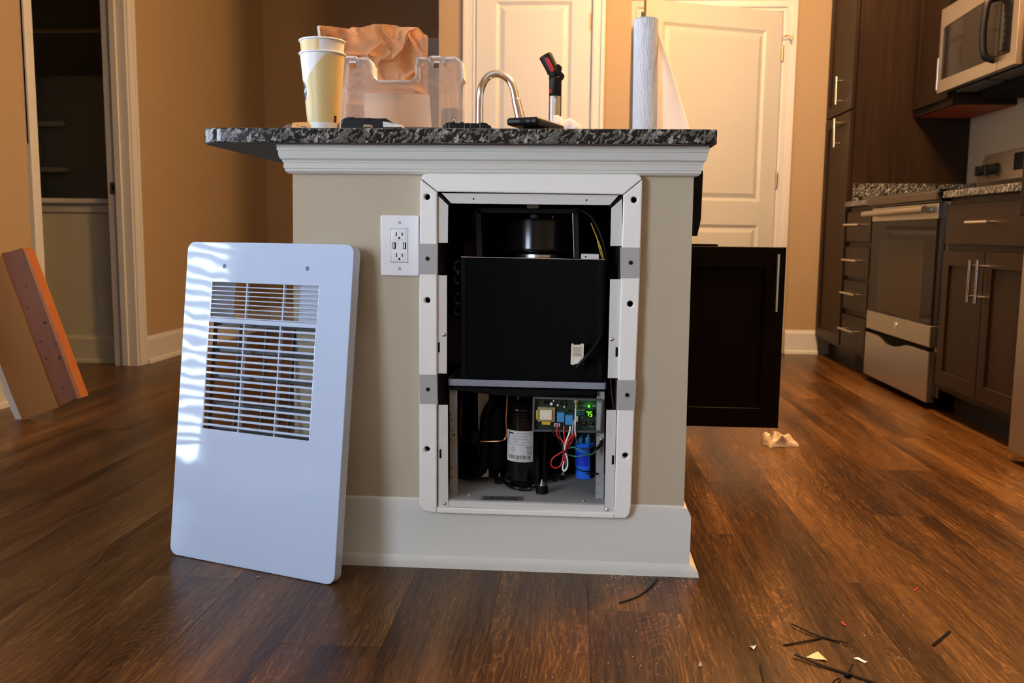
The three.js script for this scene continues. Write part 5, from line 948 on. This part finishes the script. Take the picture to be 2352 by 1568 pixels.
{   // paper towel roll with the last sheet hanging off
  const f = 2.05, s = f / FPX, A = (x, y) => atZ(x, y, f), tp = A(1484.5, 44), R = 27.2 * s, h = tp.y - TOP;
  const t = thing('paper_towel_roll', 'white embossed paper towel roll standing with one loose sheet', 'paper towels', [A(1481.5, 280).x, TOP, -f]);
  const leanX = (tp.x - t.position.x);
  const dots = (u, v) => { let b = 0; for (const [cu, cv, fr] of [[0.08, 0.5, 1], [0.02, 0.2, 1], [0.06, 0.8, 1], [0.95, 0.6, 1]]) { const d = Math.hypot((u - cu - Math.round(u - cu)) * 3.2, v - cv), k = (d * 16) % 1, ang = Math.atan2(v - cv, u - cu) * d * 60; if (k < 0.25 && Math.sin(ang) > 0.1) b = 1; } return b; };
  const bump = tex(512, 1024, (u, v) => gray(0.5 + 0.1 * (fbm(u * 60, v * 120, 60, 120, 2, 3) - 0.5) - 0.4 * dots(u, v)), false);
  const tm = mat(0.86, 0.86, 0.87, 0.92, { bumpMap: bump, bumpScale: 0.0022 });
  obj('roll', new THREE.LatheGeometry([[R, 0], [R, h - 0.003], [R - 0.002, h]].map((p) => new THREE.Vector2(...p)), 64, 0.6, Math.PI * 2).applyMatrix4(new THREE.Matrix4().set(1, leanX / h, 0, 0, 0, 1, 0, 0, 0, 0, 1, 0, 0, 0, 0, 1)), tm, t, true);
  obj('roll_end', [lathe([[R - 0.002, 0], [0.019, -0.001], [0.019, -0.03]], 48).translate(leanX, h, 0)], M.towel, t);
  obj('cardboard_core', lathe([[0.0185, -0.14], [0.0185, -0.001], [0.0175, -0.001], [0.0175, -0.14]], 32).translate(leanX, h, 0), M.core, t);
  // loose sheet: leaves the roll on the right, its free edge flaring out towards the foot
  const top0 = [1498, 62], pt = (x, y, f2) => A(x, y).add(V(0, 0, f - f2)).sub(t.position);
  const free = [[1508, 50], [1515, 66], [1526, 104], [1543, 160], [1560, 220], [1572, 262], [1582, 300]];
  const fr = (v) => { const q = v * (free.length - 1), i = Math.min(free.length - 2, Math.floor(q)); return [0, 1].map((k) => free[i][k] + (free[i + 1][k] - free[i][k]) * (q - i)); };
  const back = [[1500, 58], [1497, 66], [1504, 104], [1506, 160], [1506, 220], [1505, 262], [1505, 300]];
  obj('loose_sheet', grid(20, 40, (u, v) => { const b = fr(v), q = v * (back.length - 1), i = Math.min(back.length - 2, Math.floor(q)), a = [0, 1].map((k) => back[i][k] + (back[i + 1][k] - back[i][k]) * (q - i)), p = pt(a[0] + (b[0] - a[0]) * u, a[1] + (b[1] - a[1]) * u, f); p.y = Math.max(p.y, 0.0005); p.z += 0.012 * Math.sin(u * Math.PI) * (1 - v * 0.4) + 0.02 * u * u * v - 0.012; return p; }), M.towelSheet, t);
  obj('turned_edge', grid(6, 40, (u, v) => { const b = fr(v), w = 6.5 * (1 - 0.25 * v) * (v < 0.2 ? 0.5 + 2.5 * v : 1), p = pt(b[0] - w * (1 - u) + 0.5, b[1] + (1 - u) * 4 * (1 - v), f); p.y = Math.max(p.y, 0.0005); p.z += 0.02 * v - 0.006 + 0.010 * (1 - u); return p; }), M.towel, t);
}

// ------------------------------------------------------------------ kitchen run on the right: fronts on x = 1.5
const KX = 1.5, FT2 = 0.019;
// a shaker front lying in the plane x = KX, facing -x; z0 is the far edge
function shaker(y0, y1, zn, zf, rail = 0.06) {   // returns geometries, zn nearer than zf (both positive distances)
  const s = shapeOf([[zn, y0], [zf, y0], [zf, y1], [zn, y1]]), g = [];
  if (rail) s.holes.push(polyPath([[zn + rail, y0 + rail], [zn + rail, y1 - rail], [zf - rail, y1 - rail], [zf - rail, y0 + rail]]));
  const turn = (q) => q.applyMatrix4(new THREE.Matrix4().set(0, 0, -1, 0, 0, 1, 0, 0, -1, 0, 0, 0, 0, 0, 0, 1));   // (z, y, out) -> (-out, y, -z)
  g.push(turn(extr(s, FT2, 0.0015, 1)));
  if (rail) g.push(turn(bx(zn + rail - 0.004, zf - rail + 0.004, y0 + rail - 0.004, y1 - rail + 0.004, 0.002, FT2 - 0.008)));
  return g.map((q) => { const w = clean(q), p = w.attributes.position, n = w.attributes.normal; for (let i = 0; i < p.count; i += 3) { for (const at of [p, n]) { const a = [at.getX(i + 1), at.getY(i + 1), at.getZ(i + 1)]; at.setXYZ(i + 1, at.getX(i + 2), at.getY(i + 2), at.getZ(i + 2)); at.setXYZ(i + 2, ...a); } } w.computeVertexNormals(); return w; });
}
function pull(y0, z0, y1, z1, x, r = 0.006) {   // bar pull on a front at x, standing off towards -x
  const a = V(x - 0.032, y0, -z0), b = V(x - 0.032, y1, -z1), d = b.clone().sub(a);
  return [cyl(a, b, r, r, 14), ...[0.14, 0.86].map((k) => { const p = a.clone().addScaledVector(d, k); return cyl(p, V(x, p.y, p.z), r * 0.75, r * 0.75, 10); })];
}
const front = (parent, name, y0, y1, zn, zf, rail, h, x = KX) => { const m = obj(name, shaker(y0, y1, zn, zf, rail), M.cabinet, parent); m.position.x = x; obj('handle', pull(...h, -FT2), M.nickel, m); return m; };
{
  const t = thing('pantry_cabinet', 'tall dark brown pantry cabinet at the far end of the kitchen run', 'cabinet', [0, 0, 0]);
  obj('body', [bx(KX, XR - 0.002, 0.10, 2.45, -5.03, ZB + 0.001), bx(KX + 0.07, XR - 0.002, 0, 0.10, -5.03, ZB + 0.001)], M.cabinet, t);
  front(t, 'door', 1.405, 2.42, 5.06, 5.545, 0.058, [1.452, 5.245, 1.606, 5.255]);
  front(t, 'door', 0.118, 1.395, 5.06, 5.545, 0.058, [1.216, 5.235, 1.377, 5.255]);
}
{
  const t = thing('drawer_cabinet', 'narrow dark brown base cabinet with four drawers beside the range', 'cabinet', [0, 0, 0]);
  obj('body', [bx(KX, XR - 0.002, 0.10, 0.874, -4.617, -5.028)], M.cabinet, t);
  obj('toe_kick', bx(KX + 0.07, KX + 0.085, 0, 0.10, -4.615, -5.028), M.toeKick, t);
  for (const [a, b] of [[0.692, 0.848], [0.505, 0.663], [0.332, 0.484], [0.128, 0.298]]) { const yc = a + (b - a) * 0.55 + 0.002; front(t, 'drawer', a, b, 4.622, 5.02, 0, [yc, 4.72, yc, 4.965]); }
}
{
  const t = thing('base_cabinet', 'dark brown base cabinet with one drawer over two doors near the refrigerator', 'cabinet', [0, 0, 0]);
  obj('body', [bx(KX, XR - 0.002, 0.10, 0.871, -2.96, -3.719)], M.cabinet, t);
  obj('toe_kick', bx(KX + 0.07, KX + 0.085, 0, 0.10, -2.96, -3.725), M.toeKick, t);
  front(t, 'drawer', 0.690, 0.845, 2.975, 3.712, 0, [0.773, 3.275, 0.773, 3.455]);
  front(t, 'door', 0.125, 0.664, 3.352, 3.715, 0.058, [0.481, 3.392, 0.636, 3.392]);
  front(t, 'door', 0.125, 0.664, 2.975, 3.346, 0.058, [0.481, 3.328, 0.636, 3.328]);
}
{
  const edge = 0.028;
  const mk = (label, zn, zf, y) => { const t = thing('countertop', label, 'countertop', [0, 0, 0]); obj('slab', rb(KX - 0.035, XR - 0.002, y - edge, y, -zn, -zf, 0.003), M.granite, t); obj('backsplash', rb(XR - 0.022, XR - 0.002, y, y + 0.10, -zn, -zf, 0.002), M.granite, t); return t; };
  const a = mk('short granite countertop between the pantry cabinet and the range', 4.615, 5.028, 0.904);
  obj('side_splash', rb(KX - 0.0, XR - 0.022, 0.904, 1.004, -5.004, -5.026, 0.002), M.granite, a);
  mk('granite countertop over the base cabinet near the refrigerator', 2.97, 3.7205, 0.900);
}
{   // range
  const t = thing('range', 'stainless steel electric range with a dark glass oven door', 'range', [0, 0, 0]);
  const zn = 3.79, zf = 4.60, X0 = 1.478;
  obj('body', [bx(1.52, XR - 0.03, 0.06, 0.895, -zn + 0.02, -zf), bx(1.50, 1.53, 0.06, 0.895, -3.722, -3.79), bx(1.52, XR - 0.03, 0.06, 0.895, -3.722, -3.79)], M.blackEnamel, t);
  obj('cooktop', [rb(1.455, XR - 0.03, 0.893, 0.912, -3.735, -4.612, 0.004), bx(1.478, 1.52, 0.862, 0.893, -3.76, -4.60)], M.blackGloss, t);
  obj('cooktop_trim', rb(1.452, 1.474, 0.868, 0.903, -3.75, -4.607, 0.004), M.bronze, t);
  const door = obj('oven_door', [rb(X0, 1.515, 0.262, 0.352, -zn, -zf, 0.003), rb(X0, 1.515, 0.792, 0.858, -zn, -zf, 0.003), bx(X0 + 0.012, 1.515, 0.352, 0.792, -zn, -zf)], M.steel, t);
  obj('door_glass', rb(X0 + 0.001, X0 + 0.013, 0.352, 0.792, -zn - 0.003, -zf + 0.003, 0.002), M.glassDark, door);
  obj('window', rb(X0, X0 + 0.002, 0.360, 0.705, -3.91, -4.47, 0.001), M.ovenPane, door);
  obj('handle', [cyl(V(1.435, 0.832, -3.82), V(1.435, 0.828, -4.60), 0.014, 0.014, 20), rb(1.435, X0, 0.82, 0.843, -3.83, -3.86, 0.004), rb(1.435, X0, 0.82, 0.843, -4.56, -4.59, 0.004)], M.steel, door);
  obj('badge', cyl(V(X0 - 0.002, 0.314, -4.19), V(X0 + 0.001, 0.314, -4.19), 0.017, 0.017, 28), M.nickel, door);
  // storage drawer with a dipped top edge
  const s = new THREE.Shape(); s.moveTo(zn, 0.03); s.lineTo(zf, 0.03); s.lineTo(zf, 0.243); s.lineTo(4.46, 0.243); s.bezierCurveTo(4.36, 0.243, 4.36, 0.213, 4.26, 0.213); s.bezierCurveTo(4.12, 0.213, 4.10, 0.243, 4.0, 0.243); s.lineTo(zn, 0.243);
  const dg = clean(extr(s, 0.035, 0.003, 2)).applyMatrix4(new THREE.Matrix4().set(0, 0, 1, 0, 0, 1, 0, 0, -1, 0, 0, 0, 0, 0, 0, 1)).translate(X0, 0, 0);
  obj('drawer', dg, M.steel, t);
  obj('drawer_gap', bx(1.50, 1.515, 0.20, 0.265, -zn, -zf), M.blackMatte, t);
  // backguard with knobs
  const bg = shapeOf([[XR - 0.03, 0.91], [XR - 0.12, 0.955], [XR - 0.135, 0.985], [XR - 0.10, 1.115], [XR - 0.03, 1.135]]);
  obj('backguard', extr(bg, 0.84, 0.004, 2).translate(0, 0, -4.605), M.steel, t);
  obj('backguard_foot', rb(XR - 0.13, XR - 0.03, 0.908, 0.965, -3.78, -4.59, 0.004), M.blackPlastic, t);
  obj('control_glass', bx(XR - 0.125, XR - 0.11, 1.0, 1.10, -3.95, -4.25), M.blackGloss, t);
  for (const z of [4.52, 4.42, 3.90, 3.82]) obj('knob', [cyl(V(XR - 0.115, 1.045, -z), V(XR - 0.165, 1.035, -z), 0.026, 0.022, 20), rb(XR - 0.178, XR - 0.15, 1.012, 1.06, -z - 0.006, -z + 0.006, 0.003)], M.blackPlastic, t);
  for (const [x, z, r] of [[1.65, 4.38, 0.10], [1.65, 3.98, 0.08], [1.88, 4.38, 0.08], [1.88, 3.98, 0.10]]) obj('burner_ring', new THREE.TorusGeometry(r, 0.0012, 4, 40).rotateX(Math.PI / 2).translate(x, 0.9122, -z), M.boxPlastic, t);
}
{   // wall cabinets and microwave
  const t = thing('wall_cabinet', 'dark brown wall cabinet between the pantry cabinet and the microwave', 'cabinet', [0, 0, 0]);
  obj('body', bx(1.80, XR, 1.352, 2.42, -4.53, -5.027), M.cabinet, t);
  obj('underside', bx(1.825, XR - 0.002, 1.350, 1.353, -4.54, -5.02), M.cabinetRaw, t);
  front(t, 'door', 1.385, 2.40, 4.55, 5.005, 0.058, [1.43, 4.60, 1.58, 4.60], 1.80);
  const u = thing('wall_cabinet', 'dark brown wall cabinet directly above the microwave', 'cabinet', [0, 0, 0]);
  obj('body', bx(1.80, XR, 1.83, 2.42, -3.73, -4.525), M.cabinet, u);
  front(u, 'door', 1.845, 2.40, 4.135, 4.515, 0.058, [1.88, 4.18, 2.03, 4.18], 1.80);
  front(u, 'door', 1.845, 2.40, 3.74, 4.128, 0.058, [1.88, 4.08, 2.03, 4.08], 1.80);
  const m = thing('microwave', 'stainless steel microwave with a dark window mounted over the range', 'microwave', [0, 0, 0]);
  const X = 1.72, zn = 3.755, zf = 4.525;
  obj('body', [bx(X + 0.03, XR, 1.405, 1.825, -3.74, -4.52), bx(X + 0.16, XR, 1.365, 1.41, -3.76, -4.40)], M.blackMatte, m);
  obj('vent_grille', [bx(X + 0.06, X + 0.15, 1.398, 1.406, -3.80, -4.10), bx(X + 0.06, X + 0.15, 1.398, 1.406, -4.15, -4.45)], M.boxPlastic, m);
  const s = shapeOf([[zn, 1.40], [zf, 1.40], [zf, 1.79], [zn, 1.79]]); s.holes.push(polyPath([[3.805, 1.455], [3.805, 1.722], [4.487, 1.70], [4.487, 1.46]]));
  const turn = (q) => clean(q).applyMatrix4(new THREE.Matrix4().set(0, 0, 1, 0, 0, 1, 0, 0, -1, 0, 0, 0, 0, 0, 0, 1));
  obj('door', turn(extr(s, 0.032, 0.003, 2)).translate(X, 0, 0), M.steel, m);
  obj('window', bx(X + 0.004, X + 0.03, 1.45, 1.728, -3.80, -4.492), M.glassDark, m);
  obj('window_trim', [rb(X - 0.001, X + 0.008, 1.458, 1.703, -4.483, -4.490, 0.001)], M.chrome, m);
  obj('door_seam', bx(X - 0.0006, X + 0.002, 1.402, 1.788, -3.908, -3.910), M.slotDark, m);
  obj('door_handle', [tube([V(X, 1.70, -3.945), V(X - 0.035, 1.685, -3.945), V(X - 0.048, 1.62, -3.945), V(X - 0.050, 1.57, -3.945), V(X - 0.048, 1.52, -3.945), V(X - 0.035, 1.465, -3.945), V(X, 1.45, -3.945)], 0.015, 40, 12)], M.blackPlastic, m);
  obj('control_panel', rb(X + 0.001, X + 0.008, 1.475, 1.77, -3.815, -3.90, 0.002), M.blackGloss, m);
  for (let i = 0; i < 6; i++) for (let j = 0; j < 3; j++) obj('button', rb(X - 0.0002, X + 0.002, 1.49 + i * 0.027, 1.506 + i * 0.027, -3.83 - j * 0.022, -3.845 - j * 0.022, 0.0008), M.blackGloss, m);
  obj('badge', cyl(V(X - 0.0015, 1.765, -4.19), V(X + 0.001, 1.765, -4.19), 0.012, 0.012, 24), M.nickel, m);
}
{   // refrigerator, cut by the right edge of the picture
  const t = thing('refrigerator', 'stainless refrigerator at the right edge with a black upper door handle side', 'refrigerator', [0, 0, 0]);
  obj('body', rb(1.50, XR - 0.02, 0.02, 1.70, -2.945, -2.10, 0.006), M.blackPlastic, t);
  obj('lower_door', rb(1.415, 1.497, 0.03, 0.765, -2.94, -2.10, 0.008, 2), M.steel, t);
  obj('upper_door', rb(1.435, 1.497, 0.785, 1.70, -2.94, -2.10, 0.008, 2), M.steel, t);
  obj('handle', [rb(1.395, 1.425, 0.785, 1.28, -2.90, -2.945, 0.008, 3), rb(1.42, 1.44, 0.80, 0.86, -2.90, -2.945, 0.004), rb(1.42, 1.44, 1.20, 1.27, -2.90, -2.945, 0.004)], M.blackGloss, t);
  obj('foot', cyl(V(1.47, 0, -2.88), V(1.47, 0.03, -2.88), 0.02, 0.02, 16), M.rubber, t);
}

// ------------------------------------------------------------------ offcuts by the left wall
{
  const f = 3.16, n = (x, y) => atZ(x, y, f);
  const a = thing('drywall_offcut', 'tan faced drywall offcut with a ragged white edge leaning on the left wall', 'drywall', [0, 0, 0]);
  const rag = []; for (let i = 0; i <= 22; i++) { const u = i / 22; rag.push([52 - 137 * u + (rnd() - 0.5) * 3, 968 - 344 * u]); }
  obj('board', plate([[52, 967], [133, 935], [3, 586], [-85, 622]].map((p) => p), f, 0.013, { bevel: 0.0006 }), M.paperTan, a);
  const gy = [...rag.map(([x, y]) => [x - 13 - rnd() * 2, y + 3]), ...rag.slice().reverse().map(([x, y]) => [x + 1, y])];
  obj('gypsum_edge', plate(gy, f + 0.002, 0.010), M.gypsum, a);
  const b = thing('pine_board', 'short pine board with knots and screw holes leaning on the left wall', 'board', [0, 0, 0]);
  const f2 = 3.165;
  obj('face_board', plate([[136, 934], [178.5, 915.5], [50, 569], [3, 584]], f2, 0.036, { bevel: 0.001 }), M.pine, b);
  obj('edge_board', plate([[178, 916], [187, 913], [61, 576], [50.5, 569]], f2 - 0.004, 0.05, { bevel: 0.001 }), M.pineLight, b);
  for (const [x, y, r] of [[60, 656, 3], [63.5, 707, 2.6], [103, 741, 4.5], [93.5, 784, 2.8], [128, 790, 3.2], [106.5, 823, 3.4], [137, 822, 4.6], [145, 890, 2.8], [170, 917, 3]]) { const p = n(x, y), q = atZ(x, y, f2); obj('knot', new THREE.CylinderGeometry(r * f / FPX, r * f / FPX, 0.001, 14).rotateX(Math.PI / 2).translate(q.x, q.y, q.z + 0.0003), M.knot, b); }
  const c = thing('pine_board', 'thin pine offcut peeping out behind the top of the drywall', 'board', [0, 0, 0]);
  obj('board', plate([[4, 581], [22, 578], [24, 590], [140, 925], [118, 935]], f2 + 0.05, 0.02, { bevel: 0.001 }), M.pine, c);
}

// ------------------------------------------------------------------ floor litter
function tie(label, pts, w, head, m = M.tie, name = 'cable_tie_offcut') {
  const t = thing(name, label, name === 'cable_tie_offcut' ? 'cable tie' : 'scrap', [0, 0, 0]);
  const P = pts.map(([x, y, h = 0]) => { const p = atY(x, y, 0.001 + h); return p; });
  const c = new THREE.CatmullRomCurve3(P), N = 30, g = [];
  const s = (u, side, up) => { const p = c.getPointAt(u), d = c.getTangentAt(u), n = V(-d.z, 0, d.x).normalize(); return p.addScaledVector(n, side * w / 2).add(V(0, up, 0)); };
  const v = [], q = (a, b, cc, d) => { for (const k of [a, b, cc, a, cc, d]) v.push(k.x, k.y, k.z); };
  for (let i = 0; i < N; i++) { const u = i / N, u2 = (i + 1) / N, L = (k, sd, up) => s(k, sd, up); q(L(u, -1, 0.0013), L(u2, -1, 0.0013), L(u2, 1, 0.0013), L(u, 1, 0.0013)); q(L(u, -1, 0), L(u2, -1, 0), L(u2, -1, 0.0013), L(u, -1, 0.0013)); q(L(u, 1, 0.0013), L(u2, 1, 0.0013), L(u2, 1, 0), L(u, 1, 0)); q(L(u, 1, 0), L(u2, 1, 0), L(u2, -1, 0), L(u, -1, 0)); }
  for (const u of [0, 1]) q(s(u, -1, 0), s(u, -1, 0.0013), s(u, 1, 0.0013), s(u, 1, 0));
  const gg = new THREE.BufferGeometry(); gg.setAttribute('position', new THREE.Float32BufferAttribute(v, 3)); gg.computeVertexNormals();
  obj('strap', gg, m, t);
  if (head) { const p = atY(head[0], head[1], 0.002); obj('head', rb(-0.004, 0.004, 0, 0.006, -0.005, 0.005, 0.001).rotateY(0.5).translate(p.x, 0.0005, p.z), m, t); const e = atY(head[2], head[3], 0.012); obj('tail', tube([V(p.x, 0.004, p.z), V((p.x + e.x) / 2, 0.008, (p.z + e.z) / 2), e], 0.0016, 12, 6), m, t); }
  return t;
}
tie('curved black cable tie offcut on the floor just below the island baseboard', [[1422, 1385], [1462, 1371], [1490, 1352], [1510, 1330]], 0.004);
tie('long bent black cable tie offcut crossing above a shorter straight one', [[1819, 1433, 0.004], [1865, 1455, 0.002], [1905, 1468], [1948, 1477, 0.003]], 0.004);
tie('short straight black cable tie offcut under the bent one', [[1799, 1482], [1843, 1474, 0.001], [1886, 1466]], 0.0035);
tie('thick black cable tie with its locking head beside the yellow paper scrap', [[1825, 1503, 0.004], [1870, 1522, 0.002], [1945, 1547], [2020, 1572]], 0.006, [1947, 1551, 1958, 1525]);
tie('upright looking black cable tie stub at the bottom edge of the floor', [[1746, 1527], [1750, 1548], [1756, 1575]], 0.004);
tie('short black cable tie stub with a pale end at the far right of the litter', [[2143, 1482], [2163, 1466], [2181, 1450]], 0.005);
tie('small looped black cable tie at the bottom edge under the thick one', [[1910, 1570], [1918, 1562], [1929, 1558], [1931, 1563], [1922, 1570]], 0.0012);
tie('tiny red wire clipping on the right side of the floor', [[2100, 1357], [2106, 1352], [2109, 1351]], 0.003, null, M.wireRed, 'wire_clipping');
tie('tiny red wire clipping above the bent black cable tie', [[1933, 1428], [1938, 1434], [1943, 1436]], 0.003, null, M.wireRed, 'wire_clipping');
function scrap(name, label, pts, m, lift = 0.004) {
  const t = thing(name, label, 'scrap'), P = pts.map(([x, y]) => atY(x, y, 0.001)), c = P.reduce((a, p) => a.add(p), V(0, 0, 0)).multiplyScalar(1 / P.length), v = [];
  P.forEach((p, i) => { p.y = 0.0008 + lift * fbm(i * 1.7, 3.1, 99, 99, 1, 2) * 2 * (i % 2); });
  c.y = 0.001 + lift * 0.5;
  const top = [], th = 0.0004; for (let i = 0; i < P.length; i++) { const a = P[i], b = P[(i + 1) % P.length]; for (const [p, q, r, y] of [[c, a, b, th], [c, b, a, 0]]) for (const k of [p, q, r]) v.push(k.x, k.y + y, k.z); }
  const g = new THREE.BufferGeometry(); g.setAttribute('position', new THREE.Float32BufferAttribute(v, 3)); g.computeVertexNormals();
  obj('flake', g, m, t);
}
scrap('paper_scrap', 'yellow backing paper scrap lying by the thick cable tie', [[1851, 1509], [1878, 1499], [1901, 1517], [1894, 1518], [1872, 1513]], M.paperYellow, 0.002);
scrap('paper_scrap', 'white curled paper shaving right of the yellow scrap', [[1960, 1511], [1970, 1510], [1986, 1517], [1993, 1520], [1986, 1522], [1972, 1516]], M.paperWhite, 0.0008);
scrap('paper_scrap', 'small white crumb of paper left of the cable ties', [[1721, 1484], [1729, 1489], [1732, 1483], [1737, 1487], [1731, 1492], [1725, 1490]], M.paperWhite);
scrap('plastic_scrap', 'tiny clear plastic crumb at the bottom of the floor', [[1603, 1530], [1609, 1526], [1616, 1530], [1611, 1535]], M.clearBit);
scrap('paper_scrap', 'small tan splinter on the floor under the leaning cover panel', [[588, 1325], [594, 1323], [598, 1325], [592, 1328]], M.laminate, 0.001);
{   // plaster dust by the baseboard and over the boards
  const g = new THREE.TetrahedronGeometry(0.0009), im = new THREE.InstancedMesh(g, M.white, 420), m4 = new THREE.Matrix4(), q = new THREE.Quaternion();
  for (let i = 0; i < 420; i++) {
    let x, y; if (i < 230) { const u = rnd(); x = 1395 + 200 * u; y = 1321 + 3 * u + Math.pow(rnd(), 2) * 42; } else { x = 1200 + rnd() * 900; y = 1360 + rnd() * 200; }
    const p = atY(x, y, 0.0006), s = 0.35 + rnd() * rnd() * 1.6; q.setFromEuler(new THREE.Euler(rnd() * 6, rnd() * 6, rnd() * 6));
    m4.compose(p, q, V(s, s * 0.6, s)); im.setMatrixAt(i, m4);
  }
  im.name = 'plaster_dust'; im.userData = { kind: 'stuff', label: 'white plaster dust and crumbs scattered on the floor by the island', category: 'dust' }; im.castShadow = im.receiveShadow = true; scene.add(im);
}
{   // crumpled rag
  const c = atY(1785, 1022, 0), t = thing('crumpled_rag', 'crumpled beige cloth rag on the floor beyond the open cabinet door', 'rag', [c.x, 0, c.z]);
  obj('cloth', toCreasedNormals(grid(46, 46, (u, v) => { const a = u * 6.2832, r = v * (0.046 + 0.012 * Math.sin(a * 3 + 1) + 0.009 * Math.sin(a * 7)), k = fbm(4 + 1.9 * Math.cos(a) * v, 4 + 1.9 * Math.sin(a) * v, 99, 99, 2, 8), k2 = fbm(9 + 3.2 * Math.cos(a) * v, 4 + 3.2 * Math.sin(a) * v, 99, 99, 1, 28); return V(Math.cos(a) * r + 0.03 * (k - 0.5), 0.0012 + Math.pow(Math.max(0, 1 - v * v), 0.6) * (0.020 + 0.10 * Math.abs(k - 0.5) + 0.022 * Math.abs(k2 - 0.5)), Math.sin(a) * r * 0.9 + 0.02 * (k2 - 0.5)); }), 0.5), M.rag, t);
}
renderer.render(scene, camera);
